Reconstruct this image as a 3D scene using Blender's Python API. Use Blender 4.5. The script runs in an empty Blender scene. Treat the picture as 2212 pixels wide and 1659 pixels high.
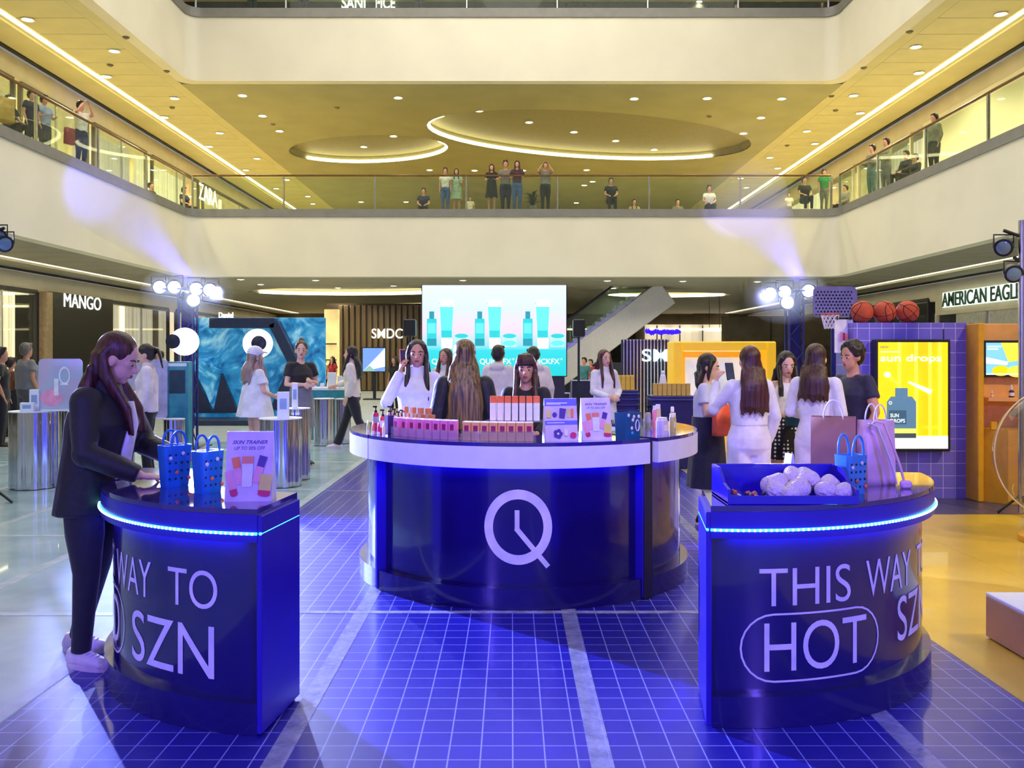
import bpy, bmesh, math, random
from mathutils import Vector, Matrix, Euler
from mathutils.geometry import tessellate_polygon

random.seed(7)
scn = bpy.context.scene
COL = scn.collection
PI = math.pi
V = Vector

# ------------------------------------------------------------------ camera, world, large lights, exposure
FPX, CXP, HYP, EYE = 1950.0, 1106.0, 766.0, 1.5     # focal length in pixels of the 2212x1659 frame, horizon row, eye height
cam_d = bpy.data.cameras.new('camera')
cam = bpy.data.objects.new('camera', cam_d)
COL.objects.link(cam)
cam.location = (0, 0, EYE)
cam.rotation_euler = (PI / 2, 0, 0)
cam_d.sensor_width = 36
cam_d.lens = 36 * FPX / 2212
cam_d.shift_y = (HYP - 829.5) / 2212
cam_d.clip_end = 300
scn.camera = cam

vs = scn.view_settings
vs.view_transform = 'Standard'
vs.look = 'None'
vs.gamma = 1.0
vs.use_curve_mapping = False
vs.exposure = 0.55
scn.cycles.use_denoising = True
scn.cycles.max_bounces = 6
scn.cycles.diffuse_bounces = 3
scn.cycles.glossy_bounces = 3
scn.cycles.use_adaptive_sampling = True
scn.cycles.adaptive_threshold = 0.07
scn.cycles.adaptive_min_samples = 12
scn.cycles.transparent_max_bounces = 12
scn.cycles.sample_clamp_indirect = 6.0

world = bpy.data.worlds.new('hall_ambient')  # even ambient fill added over the whole hall
scn.world = world
world.use_nodes = True
wb = world.node_tree.nodes['Background']
wb.inputs['Color'].default_value = (0.80, 0.78, 0.72, 1)
wb.inputs['Strength'].default_value = 0.24


def light(name, typ, loc, target, power, color, size=0.3, size_y=None, angle=None, blend=0.3):
    d = bpy.data.lights.new(name, typ)
    d.energy = power
    d.color = color
    if typ == 'AREA':
        d.shape = 'RECTANGLE' if size_y else 'DISK'
        d.size = size
        if size_y:
            d.size_y = size_y
    elif typ == 'SPOT':
        d.spot_size = angle
        d.spot_blend = blend
        d.shadow_soft_size = size
    else:
        d.shadow_soft_size = size
    o = bpy.data.objects.new(name, d)
    COL.objects.link(o)
    o.location = loc
    o.rotation_euler = (V(target) - V(loc)).to_track_quat('-Z', 'Y').to_euler()
    return o


# stage washes hung in the atrium: blue front wash, cool white back light, warm light on the right; white front and cool left are added fills
light('wash_blue_left', 'SPOT', (-4.0, -4.0, 3.6), (-0.6, 4.8, 0.8), 1100, (0.17, 0.10, 1.0), 0.25, angle=0.95, blend=0.6)
light('wash_blue_right', 'SPOT', (3.6, -4.0, 3.6), (0.9, 5.0, 0.8), 1100, (0.17, 0.10, 1.0), 0.25, angle=0.95, blend=0.6)
light('white_fill_front', 'SPOT', (0.5, -3.0, 7.5), (0.6, 9.0, 1.0), 1300, (0.86, 0.78, 1.0), 0.4, angle=0.62, blend=0.8)  # fill added to brighten the people and goods in the middle
light('back_light_left', 'SPOT', (-7.4, 12.2, 3.0), (0.9, 4.4, 0.3), 16000, (0.30, 0.36, 1.0), 0.05, angle=0.50, blend=0.4)
light('back_light_centre', 'SPOT', (-4.76, 14.38, 2.52), (-0.1, 4.4, 0.3), 4200, (0.40, 0.48, 1.0), 0.06, angle=0.5, blend=0.4)
light('back_light_right', 'SPOT', (4.07, 14.38, 2.46), (0.6, 4.6, 0.3), 350, (0.45, 0.45, 1.0), 0.06, angle=0.9, blend=0.4)
light('warm_light_right', 'SPOT', (7.5, 3.5, 6.8), (3.6, 7.6, 0.3), 900, (1.0, 0.84, 0.50), 0.3, angle=0.95, blend=0.7)
light('cool_fill_left', 'SPOT', (-8.0, 5.0, 7.5), (-4.4, 9.0, 0.5), 650, (0.66, 0.86, 1.0), 0.3, angle=1.1, blend=0.7)  # fill added to lift the ice blue floor
light('fascia_wash_left', 'SPOT', (-5.25, 14.75, 2.72), (-10.4, 22.5, 5.8), 9000, (0.10, 0.12, 1.0), 0.1, angle=0.24, blend=0.6)
light('fascia_wash_right', 'SPOT', (4.72, 14.75, 2.72), (7.4, 29.0, 6.8), 12000, (0.16, 0.14, 1.0), 0.1, angle=0.22, blend=0.6)
light('fascia_white_right', 'SPOT', (4.9, 8.4, 2.9), (10.4, 17.5, 5.2), 700, (0.62, 0.72, 1.0), 0.1, angle=0.7, blend=0.8)
light('fascia_white_left', 'SPOT', (-5.2, 9.0, 2.9), (-10.4, 19.0, 5.0), 450, (0.62, 0.66, 1.0), 0.1, angle=0.8, blend=0.8)
light('atrium_fill_left', 'AREA', (-4.5, 19, 15.5), (-4.0, 21, 0), 850, (1.0, 0.94, 0.82), 10, 16)  # unseen area lights added as soft fill from above
light('atrium_fill_right', 'AREA', (4.5, 19, 15.5), (4.0, 21, 0), 850, (1.0, 0.94, 0.82), 10, 16)


def P(px, py, Y):
    return V(((px - CXP) * Y / FPX, Y, EYE - (py - HYP) * Y / FPX))


def XZ(px, py, Y):
    p = P(px, py, Y)
    return p.x, p.z


def lin(c):
    c = c / 255.0
    return c / 12.92 if c <= 0.04045 else ((c + 0.055) / 1.055) ** 2.4


def C(r, g, b):
    return (lin(r), lin(g), lin(b), 1.0)


MATS = {}


def mat(name, rgb, rough=0.55, metal=0.0, emit=0.0, ergb=None, var=0.06, scale=9.0, bump=0.0, bscale=60.0, spec=0.5, alpha=None, coat=0.0,
        stretch=(1, 1, 1), rgb2=None, sheen=0.0, trans=0.0):
    if name in MATS:
        return MATS[name]
    m = bpy.data.materials.new(name)
    m.use_nodes = True
    nt = m.node_tree
    b = nt.nodes['Principled BSDF']
    b.inputs['Roughness'].default_value = rough
    b.inputs['Metallic'].default_value = metal
    b.inputs['Specular IOR Level'].default_value = spec
    b.inputs['Coat Weight'].default_value = coat
    b.inputs['Sheen Weight'].default_value = sheen
    tc = nt.nodes.new('ShaderNodeTexCoord')
    mp = nt.nodes.new('ShaderNodeMapping')
    mp.inputs['Scale'].default_value = stretch
    nt.links.new(tc.outputs['Object'], mp.inputs['Vector'])
    nz = nt.nodes.new('ShaderNodeTexNoise')
    nz.inputs['Scale'].default_value = scale
    nz.inputs['Detail'].default_value = 3
    nt.links.new(mp.outputs['Vector'], nz.inputs['Vector'])
    mx = nt.nodes.new('ShaderNodeMix')
    mx.data_type = 'RGBA'
    c = C(*rgb)
    if rgb2:
        c2 = C(*rgb2)
    else:
        c2 = tuple(min(1, x * (1 + 2 * var)) for x in c[:3]) + (1,)
        c = tuple(x * (1 - 2 * var) for x in c[:3]) + (1,)
    mx.inputs[6].default_value = c
    mx.inputs[7].default_value = c2
    rp = nt.nodes.new('ShaderNodeMapRange')
    rp.inputs['From Min'].default_value = 0.35
    rp.inputs['From Max'].default_value = 0.65
    nt.links.new(nz.outputs['Fac'], rp.inputs['Value'])
    nt.links.new(rp.outputs['Result'], mx.inputs[0])
    nt.links.new(mx.outputs[2], b.inputs['Base Color'])
    if emit:
        b.inputs['Emission Strength'].default_value = emit
        if ergb:
            b.inputs['Emission Color'].default_value = C(*ergb)
        else:
            nt.links.new(mx.outputs[2], b.inputs['Emission Color'])
    if bump:
        bn = nt.nodes.new('ShaderNodeTexNoise')
        bn.inputs['Scale'].default_value = bscale
        nt.links.new(mp.outputs['Vector'], bn.inputs['Vector'])
        bp = nt.nodes.new('ShaderNodeBump')
        bp.inputs['Strength'].default_value = bump
        bp.inputs['Distance'].default_value = 0.02
        nt.links.new(bn.outputs['Fac'], bp.inputs['Height'])
        nt.links.new(bp.outputs['Normal'], b.inputs['Normal'])
    if alpha is not None:
        b.inputs['Alpha'].default_value = alpha
    if trans:
        b.inputs['Transmission Weight'].default_value = trans
    MATS[name] = m
    return m


def glass_mat(name, tint=(235, 245, 240), opacity=0.06, rough=0.02, refl=1.0):
    """thin clear pane: mostly see-through with a mirror-like skin"""
    if name in MATS:
        return MATS[name]
    m = bpy.data.materials.new(name)
    m.use_nodes = True
    nt = m.node_tree
    nt.nodes.clear()
    out = nt.nodes.new('ShaderNodeOutputMaterial')
    tr = nt.nodes.new('ShaderNodeBsdfTransparent')
    tr.inputs['Color'].default_value = C(*tint)
    gl = nt.nodes.new('ShaderNodeBsdfGlossy')
    gl.inputs['Roughness'].default_value = rough
    df = nt.nodes.new('ShaderNodeBsdfDiffuse')
    df.inputs['Color'].default_value = C(*tint)
    fr = nt.nodes.new('ShaderNodeLayerWeight')
    pw = nt.nodes.new('ShaderNodeMath')
    pw.operation = 'POWER'
    pw.inputs[1].default_value = 4.0
    nt.links.new(fr.outputs['Facing'], pw.inputs[0])
    mu = nt.nodes.new('ShaderNodeMath')
    mu.operation = 'MULTIPLY_ADD'
    mu.inputs[1].default_value = 0.6 * refl
    mu.inputs[2].default_value = 0.035 * refl
    nt.links.new(pw.outputs[0], mu.inputs[0])
    a = nt.nodes.new('ShaderNodeMixShader')
    a.inputs[0].default_value = opacity
    nt.links.new(tr.outputs[0], a.inputs[1])
    nt.links.new(df.outputs[0], a.inputs[2])
    b = nt.nodes.new('ShaderNodeMixShader')
    nt.links.new(mu.outputs[0], b.inputs[0])
    nt.links.new(a.outputs[0], b.inputs[1])
    nt.links.new(gl.outputs[0], b.inputs[2])
    nt.links.new(b.outputs[0], out.inputs['Surface'])
    MATS[name] = m
    return m


def glow(name, rgb, strength):
    return mat(name, rgb, 0.4, emit=strength, var=0.01)


# ------------------------------------------------------------------ object helpers
def tag(o, label=None, cat=None, group=None, kind=None):
    if label:
        o['label'] = label
    if cat:
        o['category'] = cat
    if group:
        o['group'] = group
    if kind:
        o['kind'] = kind
    return o


def thing(name, label, cat, loc=(0, 0, 0), rz=0.0, group=None):
    o = bpy.data.objects.new(name, None)
    o.empty_display_size = 0.1
    COL.objects.link(o)
    o.location = loc
    o.rotation_euler = (0, 0, rz)
    return tag(o, label, cat, group)


def copy_tree(o, parent=None):
    c = o.copy()
    COL.objects.link(c)
    if parent is not None:
        c.parent = parent
    for ch in list(o.children):
        copy_tree(ch, c)
    return c


class MB:
    """collects faces; build() links them as one mesh object"""

    def __init__(s):
        s.v = []
        s.f = []
        s.m = []
        s.M = None

    def add(s, vs_, fs, mi=0):
        k = len(s.v)
        if s.M is not None:
            s.v += [s.M @ V(p) for p in vs_]
        else:
            s.v += [V(p) for p in vs_]
        s.f += [tuple(i + k for i in f) for f in fs]
        s.m += [mi] * len(fs)
        return s

    def box(s, c, d, rz=0.0, ch=0.0, mi=0, R=None):
        hx, hy, hz = d[0] / 2, d[1] / 2, d[2] / 2
        ch = min(ch, hx * 0.9, hy * 0.9, hz * 0.9)
        T = Matrix.Translation(V(c)) @ (R if R else Matrix.Rotation(rz, 4, 'Z'))
        if ch <= 0:
            vs_ = [(sx * hx, sy * hy, sz * hz) for sx in (-1, 1) for sy in (-1, 1) for sz in (-1, 1)]
            fs = [(0, 1, 3, 2), (4, 6, 7, 5), (0, 4, 5, 1), (2, 3, 7, 6), (0, 2, 6, 4), (1, 5, 7, 3)]
        else:
            vs_ = []
            idx = {}
            for sx in (-1, 1):
                for sy in (-1, 1):
                    for sz in (-1, 1):
                        for ax in range(3):
                            q = [sx * (hx - ch), sy * (hy - ch), sz * (hz - ch)]
                            q[ax] = (sx * hx, sy * hy, sz * hz)[ax]
                            idx[(sx, sy, sz, ax)] = len(vs_)
                            vs_.append(tuple(q))
            g = lambda a, b, c_, ax: idx[(a, b, c_, ax)]
            fs = []
            for sgn in (-1, 1):
                o4 = [(-1, -1), (1, -1), (1, 1), (-1, 1)]
                if sgn < 0:
                    o4 = o4[::-1]
                fs.append(tuple(g(sgn, a, b, 0) for a, b in o4))
                fs.append(tuple(g(b, sgn, a, 1) for a, b in o4))
                fs.append(tuple(g(a, b, sgn, 2) for a, b in o4))
            for a in (-1, 1):
                for b in (-1, 1):
                    fs.append((g(-1, a, b, 1), g(1, a, b, 1), g(1, a, b, 2), g(-1, a, b, 2)))
                    fs.append((g(a, -1, b, 0), g(a, 1, b, 0), g(a, 1, b, 2), g(a, -1, b, 2)))
                    fs.append((g(a, b, -1, 0), g(a, b, 1, 0), g(a, b, 1, 1), g(a, b, -1, 1)))
                    for c_ in (-1, 1):
                        fs.append((g(a, b, c_, 0), g(a, b, c_, 1), g(a, b, c_, 2)))
        return s.add([T @ V(p) for p in vs_], fs, mi)

    def loft(s, rings, cap=True, mi=0, closed=True):
        n = len(rings[0])
        vs_ = [p for r in rings for p in r]
        fs = []
        for i in range(len(rings) - 1):
            for j in range(n if closed else n - 1):
                a, b = i * n + j, i * n + (j + 1) % n
                fs.append((a, b, b + n, a + n))
        if cap:
            fs.append(tuple(range(n))[::-1])
            fs.append(tuple((len(rings) - 1) * n + j for j in range(n)))
        return s.add(vs_, fs, mi)

    def tube(s, pts, r, n=8, mi=0, flat=1.0, cap=True):
        pts = [V(p) for p in pts]
        rs = r if isinstance(r, (list, tuple)) else [r] * len(pts)
        rings = []
        u = None
        for i, p in enumerate(pts):
            t = (pts[min(i + 1, len(pts) - 1)] - pts[max(i - 1, 0)]).normalized()
            if u is None:
                u = t.cross(V((0, 0, 1)))
                if u.length < 1e-3:
                    u = t.cross(V((0, 1, 0)))
            u = (u - t * u.dot(t)).normalized()
            w = t.cross(u)
            rings.append([p + u * rs[i] * math.cos(a) + w * rs[i] * flat * math.sin(a) for a in [2 * PI * k / n for k in range(n)]])
        return s.loft(rings, cap, mi)

    def lathe(s, prof, c=(0, 0, 0), n=20, mi=0, cap=True):
        c = V(c)
        rings = [[c + V((r * math.cos(2 * PI * k / n), r * math.sin(2 * PI * k / n), z)) for k in range(n)] for r, z in prof]
        return s.loft(rings, cap, mi)

    def ball(s, c, r, nu=14, nv=9, mi=0, R=None):
        r = r if isinstance(r, (tuple, list)) else (r, r, r)
        c = V(c)
        rings = []
        for i in range(nv):
            t = PI * (i + 0.5) / nv
            ring = []
            for k in range(nu):
                a = 2 * PI * k / nu
                p = V((r[0] * math.sin(t) * math.cos(a), r[1] * math.sin(t) * math.sin(a), -r[2] * math.cos(t)))
                ring.append(c + (R @ p if R else p))
            rings.append(ring)
        return s.loft(rings, True, mi)

    def prism(s, poly, z0, z1, mi=0, holes=(), T=None):
        """2-D outline (with holes) extruded from z0 to z1; T maps the local frame"""
        loops = [list(poly)] + [list(h) for h in holes]
        flat = [p for l in loops for p in l]
        tris = tessellate_polygon([[V((p[0], p[1], 0)) for p in l] for l in loops])
        n = len(flat)
        vs_ = [V((p[0], p[1], z0)) for p in flat] + [V((p[0], p[1], z1)) for p in flat]
        fs = [tuple(t)[::-1] for t in tris] + [tuple(i + n for i in t) for t in tris]
        k = 0
        for l in loops:
            for j in range(len(l)):
                a, b = k + j, k + (j + 1) % len(l)
                fs.append((a, b, b + n, a + n))
            k += len(l)
        if T is not None:
            vs_ = [T @ p for p in vs_]
        return s.add(vs_, fs, mi)

    def arc(s, c, r0, r1, z0, z1, a0, a1, n=32, mi=0):
        """annular sector; angle measured from -Y (towards the camera), positive to the right"""
        rings = []
        for i in range(n + 1):
            a = a0 + (a1 - a0) * i / n
            d = V((math.sin(a), -math.cos(a), 0))
            rings.append([V(c) + d * r0 + V((0, 0, z0)), V(c) + d * r1 + V((0, 0, z0)), V(c) + d * r1 + V((0, 0, z1)), V(c) + d * r0 + V((0, 0, z1))])
        return s.loft(rings, True, mi)

    def mesh(s, name, mats, smooth=40):
        me = bpy.data.meshes.new(name)
        me.from_pydata([tuple(p) for p in s.v], [], s.f)
        for m in (mats if isinstance(mats, (list, tuple)) else [mats]):
            me.materials.append(m)
        if any(s.m):
            me.polygons.foreach_set('material_index', s.m)
        bm = bmesh.new()
        bm.from_mesh(me)
        bmesh.ops.recalc_face_normals(bm, faces=bm.faces)
        bm.to_mesh(me)
        bm.free()
        if smooth:
            me.shade_smooth()
            me.set_sharp_from_angle(angle=math.radians(smooth))
        return me

    def build(s, name, mats, parent=None, smooth=40, loc=None):
        o = bpy.data.objects.new(name, s.mesh(name, mats, smooth))
        COL.objects.link(o)
        if parent is not None:
            o.parent = parent
        if loc is not None:
            o.location = loc
        return o


def obj(name, me, parent=None, loc=(0, 0, 0), rot=(0, 0, 0)):
    o = bpy.data.objects.new(name, me)
    COL.objects.link(o)
    o.parent = parent
    o.location = loc
    o.rotation_euler = rot
    return o


def structure(o, label=None):
    o['kind'] = 'structure'
    if label:
        o['label'] = label
    return o


# ------------------------------------------------------------------ lettering: every string is turned into flat 2-D faces once
TEXTS = {}


def prepare_texts(items):
    obs = []
    for key, (body, off, shear) in items.items():
        cu = bpy.data.curves.new('lettering', 'FONT')
        cu.body = body
        cu.offset = off
        cu.shear = shear
        cu.resolution_u = 6
        o = bpy.data.objects.new('lettering', cu)
        COL.objects.link(o)
        obs.append((key, o, cu))
    dg = bpy.context.evaluated_depsgraph_get()
    for key, o, cu in obs:
        me = bpy.data.meshes.new_from_object(o.evaluated_get(dg))
        vs_ = [(v.co.x, v.co.y) for v in me.vertices]
        me.calc_loop_triangles()
        fs = [tuple(p.vertices) for p in me.loop_triangles]
        x0, x1 = min(p[0] for p in vs_), max(p[0] for p in vs_)
        y0, y1 = min(p[1] for p in vs_), max(p[1] for p in vs_)
        TEXTS[key] = ([((x - x0) / (x1 - x0), (y - y0) / (y1 - y0)) for x, y in vs_], fs, (x1 - x0) / (y1 - y0))
        bpy.data.meshes.remove(me)
        bpy.data.objects.remove(o)
        bpy.data.curves.remove(cu)


prepare_texts({
    'THIS': ('THIS', -0.004, 0), 'WAY': ('WAY', -0.004, 0), 'TO': ('TO', -0.004, 0), 'HOT': ('HOT', -0.004, 0), 'COLD': ('COLD', -0.004, 0), 'SZN': ('SZN', 0.0, 0),
    'MANGO': ('MANGO', -0.004, 0), 'AE': ('AMERICAN EAGLE', 0.01, 0), 'SMDC': ('SMDC', 0.004, 0), 'SM': ('SM', 0.004, 0), 'ZARA': ('ZARA', 0.004, 0),
    'SANI': ('SANI', 0.02, 0), 'FICE': ('FICE', 0.02, 0), 'FX': ('QUICKFX', 0.01, 0), 'sundrops': ('sun drops', 0.018, 0), 'SUN': ('SUN', 0.015, 0),
    'DROPS': ('DROPS', 0.015, 0), 'NEW': ('NEW', 0.01, 0), 'SKIN': ('SKIN TRAINER', 0.02, 0.35), 'OFF': ('UP TO 50% OFF', 0.0, 0.2), 'TO50': ('UP TO 50% OFF', 0.0, 0),
    'shop': ('Daniel', 0.02, 0), 'KIKO': ('KIKO MILANO', 0.01, 0), 'Q': ('Q', 0.02, 0),
})


def text_faces(mb, key, x, y, w, h, mapf, mi=0):
    vs_, fs, _ = TEXTS[key]
    mb.add([mapf(x + u * w, y + v * h) for u, v in vs_], fs, mi)


def thick_text(mb, key, x, y, w, h, t, T, mi=0):
    """raised letters: front faces plus side walls"""
    vs_, fs, _ = TEXTS[key]
    n = len(vs_)
    pts = [V((x + u * w, y + v * h, 0)) for u, v in vs_] + [V((x + u * w, y + v * h, t)) for u, v in vs_]
    edges = {}
    for f in fs:
        for i in range(len(f)):
            a, b = f[i], f[(i + 1) % len(f)]
            k_ = (min(a, b), max(a, b))
            edges[k_] = edges.get(k_, 0) + 1
    walls = [(a, b, b + n, a + n) for (a, b), c_ in edges.items() if c_ == 1]
    mb.add([T @ p for p in pts], [tuple(i + n for i in f) for f in fs] + walls, mi)


class Print:
    """flat print on a panel: layers of 2-D shapes, each a hair above the last; origin bottom-left, x right, y up"""

    def __init__(s, T):
        s.T = T
        s.mb = MB()
        s.mats = []
        s.z = 0.0

    def mi(s, m):
        if m not in s.mats:
            s.mats.append(m)
        s.z += 0.0006
        return s.mats.index(m)

    def poly(s, pts, m):
        i = s.mi(m)
        tris = tessellate_polygon([[V((p[0], p[1], 0)) for p in pts]])
        s.mb.add([s.T @ V((p[0], p[1], s.z)) for p in pts], [tuple(t) for t in tris], i)
        return s

    def rect(s, x0, y0, x1, y1, m):
        return s.poly([(x0, y0), (x1, y0), (x1, y1), (x0, y1)], m)

    def oval(s, cx, cy, rx, ry, m, n=24, a0=0, a1=2 * PI):
        return s.poly([(cx + rx * math.cos(a0 + (a1 - a0) * k / n), cy + ry * math.sin(a0 + (a1 - a0) * k / n)) for k in range(n)], m)

    def ring(s, cx, cy, r0, r1, m, n=32, sy=1.0):
        i = s.mi(m)
        vs_ = []
        for k in range(n):
            a = 2 * PI * k / n
            vs_ += [s.T @ V((cx + r * math.cos(a), cy + sy * r * math.sin(a), s.z)) for r in (r0, r1)]
        s.mb.add(vs_, [(2 * k, 2 * k + 1, (2 * k + 3) % (2 * n), (2 * k + 2) % (2 * n)) for k in range(n)], i)
        return s

    def text(s, key, x, y, w, h, m):
        i = s.mi(m)
        text_faces(s.mb, key, x, y, w, h, lambda a, b: s.T @ V((a, b, s.z)), i)
        return s

    def build(s, name, parent):
        return s.mb.build(name, s.mats, parent, smooth=0)


def face_frame(origin, xdir, ydir):
    x = V(xdir).normalized()
    y = V(ydir).normalized()
    z = x.cross(y)
    M = Matrix((x, y, z)).transposed().to_4x4()
    M.translation = V(origin)
    return M


# ------------------------------------------------------------------ soft shapes: overlapping closed shells melted into one skin
BLOBS = []


def blob(name, mb, m, parent, voxel, smooth=4, factor=0.5):
    me = bpy.data.meshes.new(name)
    me.from_pydata([tuple(p) for p in mb.v], [], mb.f)
    bm = bmesh.new()
    bm.from_mesh(me)
    bmesh.ops.recalc_face_normals(bm, faces=bm.faces)
    bm.to_mesh(me)
    bm.free()
    o = bpy.data.objects.new(name, me)
    COL.objects.link(o)
    if parent is not None:
        o.parent = parent
    r = o.modifiers.new('melt', 'REMESH')
    r.mode = 'VOXEL'
    r.voxel_size = voxel
    if smooth:
        sm = o.modifiers.new('soften', 'SMOOTH')
        sm.factor = factor
        sm.iterations = smooth
    BLOBS.append((o, m))
    return o


def finish_blobs():
    dg = bpy.context.evaluated_depsgraph_get()
    out = []
    for o, m in BLOBS:
        me = bpy.data.meshes.new_from_object(o.evaluated_get(dg))
        out.append((o, m, me))
    for o, m, me in out:
        old = o.data
        nm = old.name
        o.modifiers.clear()
        o.data = me
        bpy.data.meshes.remove(old)
        me.name = nm
        me.materials.clear()
        me.materials.append(m)
        me.shade_smooth()
# ------------------------------------------------------------------ materials of the building
M_white = mat('cream_plaster', (226, 220, 200), 0.6, var=0.015, scale=0.8)
M_band = mat('grey_slab_edge', (128, 126, 120), 0.45, var=0.03, scale=3)
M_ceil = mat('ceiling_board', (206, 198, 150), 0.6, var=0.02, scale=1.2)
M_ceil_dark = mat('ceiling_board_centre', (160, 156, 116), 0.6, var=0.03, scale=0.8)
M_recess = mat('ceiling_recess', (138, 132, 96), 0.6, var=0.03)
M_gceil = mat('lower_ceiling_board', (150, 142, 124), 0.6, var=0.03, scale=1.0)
M_slot = mat('dark_air_slot', (46, 44, 46), 0.6)
M_bulk = mat('shop_bulkhead', (206, 196, 176), 0.55, var=0.02, scale=2)
M_floor = mat('pale_hall_floor', (196, 206, 204), 0.22, var=0.03, scale=3)
M_floor2 = mat('gallery_floor', (190, 178, 140), 0.35, var=0.03, scale=2)
M_led = glow('warm_led', (255, 246, 190), 6.0)
M_lamp = glow('downlight_glow', (255, 252, 225), 14.0)
M_chrome = mat('brushed_steel', (190, 190, 192), 0.25, metal=1.0, var=0.03)
M_rail = mat('bronze_handrail', (120, 92, 58), 0.35, metal=0.6)
M_black = mat('black_panel', (24, 24, 34), 0.4)
M_glass = glass_mat('railing_glass', (240, 248, 238), 0.02, refl=0.45)
M_shopglass = glass_mat('shop_glass', (235, 240, 240), 0.03)
M_curtain = mat('lit_curtain', (226, 206, 160), 0.7, emit=1.5, var=0.12, scale=1.0, stretch=(1, 9, 0.1))
M_curtain2 = mat('lit_grey_curtain', (190, 176, 150), 0.7, emit=1.0, var=0.12, scale=1.0, stretch=(1, 9, 0.1))
M_slit = glow('lit_shop_slit', (255, 236, 180), 2.2)
M_warmwall = mat('lit_shop_wall', (232, 204, 134), 0.6, emit=0.62, var=0.08, scale=1.5)
M_brown = mat('brown_shop_wall', (96, 84, 66), 0.6, var=0.08, scale=2)
M_darkshop = mat('dark_shop_wall', (52, 48, 50), 0.6, var=0.15, scale=2)


def grid_mat(name, base, line, cell, lw, rough=0.3, base2=None, off=(0, 0, 0), coat=0.12, axes='xy'):
    m = bpy.data.materials.new(name)
    m.use_nodes = True
    nt = m.node_tree
    b = nt.nodes['Principled BSDF']
    b.inputs['Roughness'].default_value = rough
    b.inputs['Coat Weight'].default_value = coat
    b.inputs['Coat Roughness'].default_value = 0.12
    tc = nt.nodes.new('ShaderNodeTexCoord')
    mp = nt.nodes.new('ShaderNodeMapping')
    mp.inputs['Location'].default_value = off
    nt.links.new(tc.outputs['Object'], mp.inputs['Vector'])
    sp = nt.nodes.new('ShaderNodeSeparateXYZ')
    nt.links.new(mp.outputs['Vector'], sp.inputs[0])
    outs = []
    for ax in axes:
        d = nt.nodes.new('ShaderNodeMath'); d.operation = 'DIVIDE'; d.inputs[1].default_value = cell
        nt.links.new(sp.outputs['XYZ'.index(ax.upper())], d.inputs[0])
        f = nt.nodes.new('ShaderNodeMath'); f.operation = 'FRACT'
        nt.links.new(d.outputs[0], f.inputs[0])
        g = nt.nodes.new('ShaderNodeMath'); g.operation = 'LESS_THAN'; g.inputs[1].default_value = lw / cell
        nt.links.new(f.outputs[0], g.inputs[0])
        outs.append(g)
    mx = nt.nodes.new('ShaderNodeMath'); mx.operation = 'MAXIMUM'
    nt.links.new(outs[0].outputs[0], mx.inputs[0])
    nt.links.new(outs[1].outputs[0], mx.inputs[1])
    nz = nt.nodes.new('ShaderNodeTexNoise'); nz.inputs['Scale'].default_value = 2.2; nz.inputs['Detail'].default_value = 5
    nt.links.new(tc.outputs['Object'], nz.inputs['Vector'])
    cb = nt.nodes.new('ShaderNodeMix'); cb.data_type = 'RGBA'
    cb.inputs[6].default_value = C(*base)
    cb.inputs[7].default_value = C(*(base2 or base))
    nt.links.new(nz.outputs['Fac'], cb.inputs[0])
    cl = nt.nodes.new('ShaderNodeMix'); cl.data_type = 'RGBA'
    cl.inputs[7].default_value = C(*line)
    nt.links.new(mx.outputs[0], cl.inputs[0])
    nt.links.new(cb.outputs[2], cl.inputs[6])
    nt.links.new(cl.outputs[2], b.inputs['Base Color'])
    n2 = nt.nodes.new('ShaderNodeTexNoise'); n2.inputs['Scale'].default_value = 5
    nt.links.new(tc.outputs['Object'], n2.inputs['Vector'])
    bp = nt.nodes.new('ShaderNodeBump'); bp.inputs['Strength'].default_value = 0.08; bp.inputs['Distance'].default_value = 0.02
    nt.links.new(n2.outputs['Fac'], bp.inputs['Height'])
    nt.links.new(bp.outputs['Normal'], b.inputs['Normal'])
    MATS[name] = m
    return m


# ------------------------------------------------------------------ hall floor and printed floor mats
FX, FY, WX, BY = 10.4, 29.0, 14.6, 56.0
structure(MB().box((0, 24, -0.1), (29.4, 66, 0.2)).build('floor', M_floor, smooth=0), 'pale polished hall floor')


def floor_mat(name, label, xs, y0, y1, m, z=0.004, tapes=(), cross=(), tape_m=None):
    t = thing(name, label, 'floor mat')
    for i in range(len(xs) - 1):
        o = MB().box(((xs[i] + xs[i + 1]) / 2, (y0 + y1) / 2, z / 2), (xs[i + 1] - xs[i] - 0.002, y1 - y0, z)).build('mat_sheet', m, t, 0)
    for x in tapes:
        MB().box((x, (y0 + y1) / 2, z + 0.001), (0.085, y1 - y0 - 0.01, 0.002)).build('tape_strip', tape_m, t, 0)
    for (xa, xb, y, w) in cross:
        MB().box(((xa + xb) / 2, y, z + 0.0018), (xb - xa, w, 0.0014)).build('tape_strip', tape_m, t, 0)
    return t


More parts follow.
